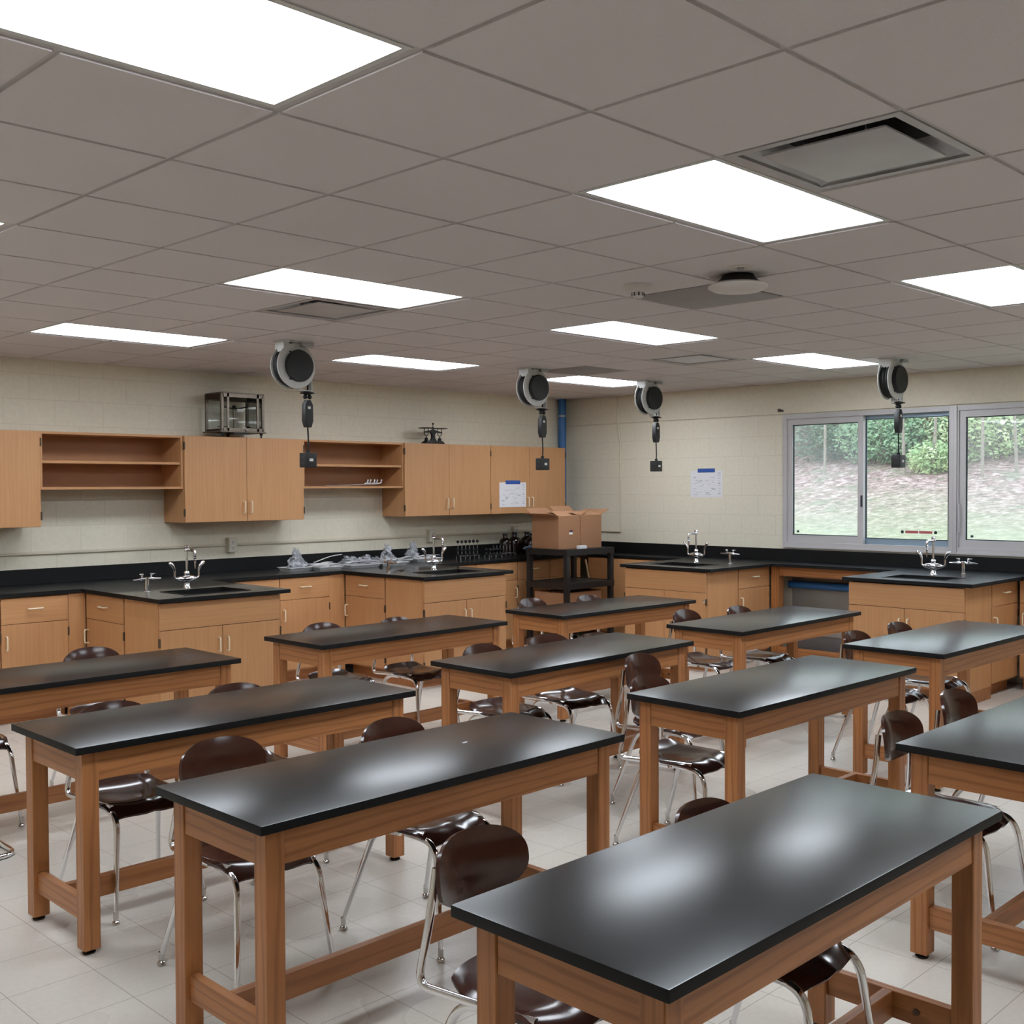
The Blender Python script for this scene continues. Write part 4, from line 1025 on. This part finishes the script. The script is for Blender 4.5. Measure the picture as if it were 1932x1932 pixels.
# ------------------------------------------------------------------ things on the worktop
def tray(loc, rz, L, W, label):
    p = thing('foam_tray', label, 'tray', loc, rz, 'white trays on the worktop')
    b = MB(); h = .034; i = .020
    o = [(-L/2, -W/2), (L/2, -W/2), (L/2, W/2), (-L/2, W/2)]
    def ring(k, z): return [b.bm.verts.new((math.copysign(abs(x)-k, x), math.copysign(abs(y)-k, y), z)) for x, y in o]
    R = [ring(i, 0), ring(.004, h-.006), ring(-.004, h-.005), ring(-.004, h), ring(.006, h), ring(i+.004, .005)]
    for A, B in zip(R, R[1:]):
        for k in range(4): b.bm.faces.new((A[k], A[(k+1) % 4], B[(k+1) % 4], B[k]))
    b.bm.faces.new(R[0][::-1]); b.bm.faces.new(R[-1]); b.mi('foam_white'); b.build('tray_shell', parent=p, smooth=30)
    return p
def bag(loc, s, label, rz=0):
    r = random.Random(int(loc[0]*1000))
    ph = [r.uniform(0, 6.28) for _ in range(8)]
    b = MB()
    for k in range(2):
        def f(u, v, k=k):
            w = (1 if k else -1)*s[1]*.45*(1-v*.8)*(1-.5*u*u)
            y = w + .018*math.sin(9*u+ph[k]+3*v) + .012*math.sin(17*u*v+ph[2+k]+5*u)
            z = (v+1)/2*s[2]*2*(.72+.28*math.sin(3.1*u+ph[4])+.12*math.sin(11*u+ph[5+k]))*(1-.35*u*u)
            return (u*s[0]*(1-.12*v+.05*math.sin(7*v+ph[6])), y, max(0, z))
        b.shell(f, 22, 10, .0008, 'poly_bag')
    o = b.build('plastic_bag', loc=loc, smooth=35); o.rotation_euler = (0, 0, rz); tag(o, label, 'bag', 'plastic bags on the trays')
def counter_things():
    z = ZC + .0005
    tray((4.08, 5.955, z), .02, .27, .20, 'white tray with an upright clear bag, leftmost of the trays')
    tray((4.33, 5.86, z), .0, .27, .22, 'white tray with strips on it, second from the left')
    tray((4.72, 5.86, z), .0, .36, .24, 'white tray, left of the two front middle trays')
    tray((5.07, 5.84, z), .0, .32, .22, 'white tray, right of the two front middle trays, behind the gas tap')
    tray((5.33, 6.10, z), .05, .34, .22, 'white tray near the backsplash, behind the gas tap')
    tray((5.72, 6.08, z), .0, .34, .22, 'rightmost white tray, behind the second faucet')
    tray((4.50, 6.12, z), .0, .26, .20, 'white tray near the backsplash behind the second tray')
    bag((4.11, 5.98, z+.03), (.11, .07, .085), 'clear bag standing up in the leftmost tray', .3)
    bag((4.76, 5.93, z+.035), (.17, .10, .050), 'large crumpled bag heaped over the middle trays')
    bag((5.10, 5.95, z+.035), (.14, .09, .040), 'crumpled bag over the right middle tray')
    bag((5.30, 6.14, z+.035), (.10, .07, .090), 'small clear bag by the backsplash above the middle trays', .8)
    bag((5.60, 6.12, z+.035), (.09, .06, .085), 'small clear bag standing left of the second faucet', .4)
    r = random.Random(4)
    strips = [(4.30, 5.86, .06, .3), (4.38, 5.88, .075, -.5), (4.70, 5.86, .05, .1), (4.86, 5.80, .06, -.3), (5.10, 5.86, .06, .5), (5.42, 6.08, .055, .1), (5.66, 6.08, .055, -.15), (5.80, 6.06, .050, .2)]
    where = ['on the second tray, lying flat', 'on the second tray, propped up to the right', 'on the left front middle tray', 'between the two front middle trays', 'on the right front middle tray', 'on the tray near the backsplash', 'on the rightmost tray, left side', 'on the rightmost tray, right side']
    for k, (x, y, zz, a) in enumerate(strips):
        b = MB(); l = .13
        b.shell(lambda u, v: (u*l, v*.028, .010*math.sin(2*u+k) + (.03*(u+1) if k == 1 else 0)), 8, 2, .003, 'foam_white')
        o = b.build('foam_strip', loc=(x, y, z+zz)); o.rotation_euler = (0, 0, a); tag(o, 'thin white strip ' + where[k], 'strip', 'white strips on the trays')
    # tube racks: wire feet, two rows of stopped rods
    def rack(name, label, loc, n, pitch, h, m_rod, m_ball, rb, feet):
        p = thing(name, label, 'rack', loc, 0, 'stopper racks on the worktop')
        b = MB(); L = pitch*(n-1)+.05
        for s in (-1, 1):
            b.tube([(-.025, s*.035, .035), (L-.025, s*.035, .035)], .003, 'steel_dull', 6)
            for q in range(feet):
                x = -.02 + (L-.01)*q/(feet-1); b.tube(rpath([(x, s*.035, .0), (x, s*.035, .035), (x+.01, s*.035, .035)], .004, 3), .0035, 'steel_dull', 6)
        b.build('wire_stand', parent=p)
        for k in range(n):
            for s in (-1, 1):
                b = MB(); b.tube([(k*pitch, s*.03, .036), (k*pitch, s*.03, h)], .0035, m_rod, 6); o = b.build('rod', parent=p)
                b = MB(); b.ball((k*pitch, s*.03, h), rb, m_ball, 2); b.ball((k*pitch, s*.03, h*.52), rb*.9, m_ball, 2); b.ball((k*pitch, s*.03, .048), rb*.9, m_ball, 2); b.build('stopper', parent=o)
    rack('stopper_rack', 'tall wire rack of grey rods with black balls, left of the dark racks', (6.14, 5.98, z), 5, .056, .185, 'steel_dull', 'black_rubber', .0165, 3)
    rack('stopper_rack', 'low rack crowded with black balls in the middle of the racks', (6.42, 5.84, z), 4, .050, .095, 'black_plastic', 'black_rubber', .019, 3)
    rack('stopper_rack', 'rack of thin rods with small pale and dark knobs, right of the black ball racks', (6.66, 5.98, z), 6, .050, .130, 'steel_dull', 'black_plastic', .0085, 3)
    def bottle(x, y, h, r_, m, label, handle=False):
        p = thing('jug' if handle else 'reagent_bottle', label, 'jug' if handle else 'bottle', (x, y, z), 0, None if handle else 'brown reagent bottles')
        b = MB(); b.lathe([(0,0), (r_*.94,0), (r_,.008), (r_,h*.58), (r_*.86,h*.70), (r_*.42,h*.80), (r_*.34,h*.84), (r_*.34,h*.93), (0,h*.93)], m=m, n=24); b.build('body', parent=p, smooth=60)
        b = MB(); b.lathe([(0,0), (r_*.42,0), (r_*.42,h*.09), (r_*.36,h*.10), (0,h*.10)], (0,0,h*.91), m='black_plastic', n=18); b.build('cap', parent=p)
        if handle:
            b = MB(); b.tube(rpath([(r_*.3,0,h*.88), (r_*.8,0,h*.90), (r_*.85,0,h*.66)], .012, 4), .006, m, 8); b.build('handle', parent=p)
    bottle(7.03, 6.20, .235, .070, 'amber_glass', 'leftmost brown bottle with black cap by the backsplash')
    bottle(7.18, 6.20, .245, .075, 'amber_glass', 'second brown bottle from the left by the backsplash')
    bottle(7.28, 6.03, .235, .070, 'amber_glass', 'brown bottle in front of the outlet box')
    bottle(7.38, 6.20, .245, .075, 'amber_glass', 'brown bottle right of the outlet box')
    bottle(7.52, 6.06, .240, .078, 'amber_glass', 'rightmost brown bottle beside the small jug')
    bottle(7.74, 6.12, .215, .075, 'jug_glass', 'small tan jug with a handle beside the cardboard boxes', True)
    b = MB(); b.ball((0,0,0), 1, 'bag_black', 3, (.24, .15, .13), .10, flat=-.05)
    for v in b.bm.verts: v.co.z += .05
    p = tag(b.build('black_bag', loc=(7.32, 5.79, z), smooth=30), 'crumpled black bag on the worktop in front of the brown bottles', 'bag')
    b = MB(); b.tube([(-.12,-.10,.165), (0,-.13,.13), (.10,-.15,.09), (.20,-.13,.07)], .009, 'steel_dull', 8); b.build('strap', parent=p)
    b = MB(); b.ball((0,0,0), 1, 'cloth_blue', 2, (.09,.06,.035), .2, flat=-.02); tag(b.build('blue_cloth', loc=(7.02, 5.80, z+.085), smooth=25), 'crumpled blue cloth left of the black bag', 'cloth')
    b = MB(); b.box(-.07,.07,-.05,.05,0,.12,'black_plastic',.008); tag(b.build('black_holder', loc=(7.02,5.80,z), smooth=30), 'small black holder under the blue cloth', 'box') if False else b.bm.free()
counter_things()

# ------------------------------------------------------------------ cart and boxes
def cart():
    ang = 0.0
    cx, cy = 6.62, 4.90                       # near corner of the cart
    p = thing('utility_cart', 'black plastic utility cart with three shelves in the room corner', 'cart', (cx, cy, 0), ang)
    L, W, zt = .75, .58, 1.082
    def shelf(z, name):
        b = MB(); b.slab([0, .022, L-.022, L], [0, .022, W-.022, W], lambda x, y: not (.022 < x < L-.022 and .022 < y < W-.022), z-.062, z, 'black_cart')
        b.box(.02, L-.02, .02, W-.02, z-.05, z-.006, 'black_cart'); b.build(name, parent=p)
    shelf(zt, 'top_shelf'); shelf(.735, 'middle_shelf'); shelf(.335, 'bottom_shelf')
    for x in (.004, L-.054):
        for y in (.004, W-.054):
            for (a, c) in ((.10, .273), (.335, .673), (.735, 1.02)):
                pass
            b = MB(); b.box(x, x+.05, y, y+.05, .105, zt-.062, 'black_cart', .006, 2); lg = b.build('leg', parent=p)
            b = MB(); b.lathe([(0,-.014), (.048,-.014), (.052,-.008), (.052,.008), (.048,.014), (0,.014)], (x+.025, y+.025, .052), (1,0,0), 'black_rubber', 20); b.box(x+.005, x+.045, y+.010, y+.040, .085, .107, 'steel_dull'); b.build('caster', parent=lg)
    m = Matrix.Translation((cx, cy, 0)) @ Matrix.Rotation(ang, 4, 'Z')
    def carton(name, label, loc, rz, w, d, h, flaps, zb):
        q = m @ Vector((loc[0], loc[1], 0))
        o = thing(name, label, 'box', (q.x, q.y, zb), ang+rz, 'cardboard boxes')
        b = MB(); t = .004
        b.slab([-w/2, -w/2+t, w/2-t, w/2], [-d/2, -d/2+t, d/2-t, d/2], lambda x, y: not (abs(x) < w/2-t and abs(y) < d/2-t), 0, h, 'cardboard'); b.box(-w/2, w/2, -d/2, d/2, 0, t, 'cardboard_inside'); b.build('body', parent=o)
        for (side, tilt, l) in flaps:            # hinged at the rim
            b = MB()
            n = {'x-': (-w/2, 0), 'x+': (w/2, 0), 'y-': (0, -d/2), 'y+': (0, d/2)}[side]
            span = d if side[0] == 'x' else w
            ux = Vector((1 if side == 'x+' else -1 if side == 'x-' else 0, 1 if side == 'y+' else -1 if side == 'y-' else 0, 0))
            e = Vector((-ux.y, ux.x, 0)); dirv = ux*math.cos(tilt) + Vector((0,0,1))*math.sin(tilt)
            c = Vector((n[0], n[1], h)); nn = ux.cross(e).normalized()*.002
            A = [c + e*span/2, c - e*span/2, c - e*(span/2-.01) + dirv*l, c + e*(span/2-.01) + dirv*l]
            nrm = (A[1]-A[0]).cross(A[2]-A[1]).normalized()*.004
            v0 = [b.bm.verts.new(a) for a in A]; v1 = [b.bm.verts.new(a+nrm) for a in A]
            b.bm.faces.new(v0); b.bm.faces.new(v1[::-1])
            for k in range(4): b.bm.faces.new((v0[k], v1[k], v1[(k+1) % 4], v0[(k+1) % 4]))
            bmesh.ops.recalc_face_normals(b.bm, faces=b.bm.faces[:]); b.mi('cardboard'); b.build('flap', parent=o, smooth=0)
        return o
    zs = zt - .006 + .001
    o = carton('cardboard_box', 'open cardboard box at the left on the cart, with a small dark and white label', (.215, .345, 0), .03, .345, .365, .345, [('x-', .18, .13), ('x+', 2.9, .12), ('y+', .6, .13), ('y-', 2.75, .13)], zs)
    b = MB(); b.box(.0, .050, -.1850, -.1830, .175, .195, 'purple_label'); b.box(-.005, .050, -.1850, -.1830, .150, .172, 'sticker_white'); b.build('label', parent=o, smooth=0)
    carton('cardboard_box', 'open cardboard box at the right on the cart with a raised flap', (.556, .335, 0), -.02, .325, .365, .350, [('x-', 2.8, .12), ('x+', .35, .15), ('y+', .7, .13), ('y-', 2.9, .13)], zs)
    carton('cardboard_box', 'closed cardboard box low on the bottom shelf of the cart', (.34, .29, 0), 0, .58, .42, .30, [('y-', 3.10, .185), ('y+', 3.10, .185)], .335-.006+.001)
    q = m @ Vector((.29, .055, 0))
    b = MB(); pts = [(-.055,-.022), (.055,-.022), (.055,.022), (-.055,.022)]
    b.prism(pts, 0, .036, 'foam_white', 'z', .006); t = tag(b.build('white_dish', loc=(q.x, q.y, zs+.001)), 'small white dish on the front edge of the cart top', 'dish'); t.rotation_euler = (0,0,ang)
    b = MB(); b.tube([(7.62, 5.30, .02), (7.50, 5.42, .92)], .012, 'dowel_wood', 10); tag(b.build('wooden_stick'), 'pale wooden stick leaning behind the black cart', 'stick')
cart()

# ------------------------------------------------------------------ daylight and colour
def world():
    w = bpy.data.worlds.new('sky'); SC.world = w; w.use_nodes = True
    n = w.node_tree.nodes; l = w.node_tree.links
    bg = n['Background']; tc = n.new('ShaderNodeTexCoord'); sp = n.new('ShaderNodeSeparateXYZ'); r = n.new('ShaderNodeValToRGB')
    l.new(tc.outputs['Generated'], sp.inputs[0]); l.new(sp.outputs['Z'], r.inputs['Fac'])
    r.color_ramp.elements[0].color = (.92, .97, 1.0, 1); r.color_ramp.elements[1].color = (.62, .80, 1.0, 1)
    l.new(r.outputs['Color'], bg.inputs['Color']); bg.inputs['Strength'].default_value = 2.9
world()
SC.view_settings.view_transform = 'Standard'
SC.view_settings.look = 'None'
SC.view_settings.exposure = 0.0
SC.view_settings.gamma = 1.0
SC.cycles.max_bounces = 8
SC.cycles.diffuse_bounces = 5
SC.cycles.glossy_bounces = 4
SC.cycles.use_adaptive_sampling = True
SC.cycles.adaptive_threshold = 0.1
SC.cycles.adaptive_min_samples = 20
SC.cycles.use_denoising = True
SC.cycles.sample_clamp_indirect = 6.0
SC.cycles.caustics_reflective = False
SC.cycles.caustics_refractive = False
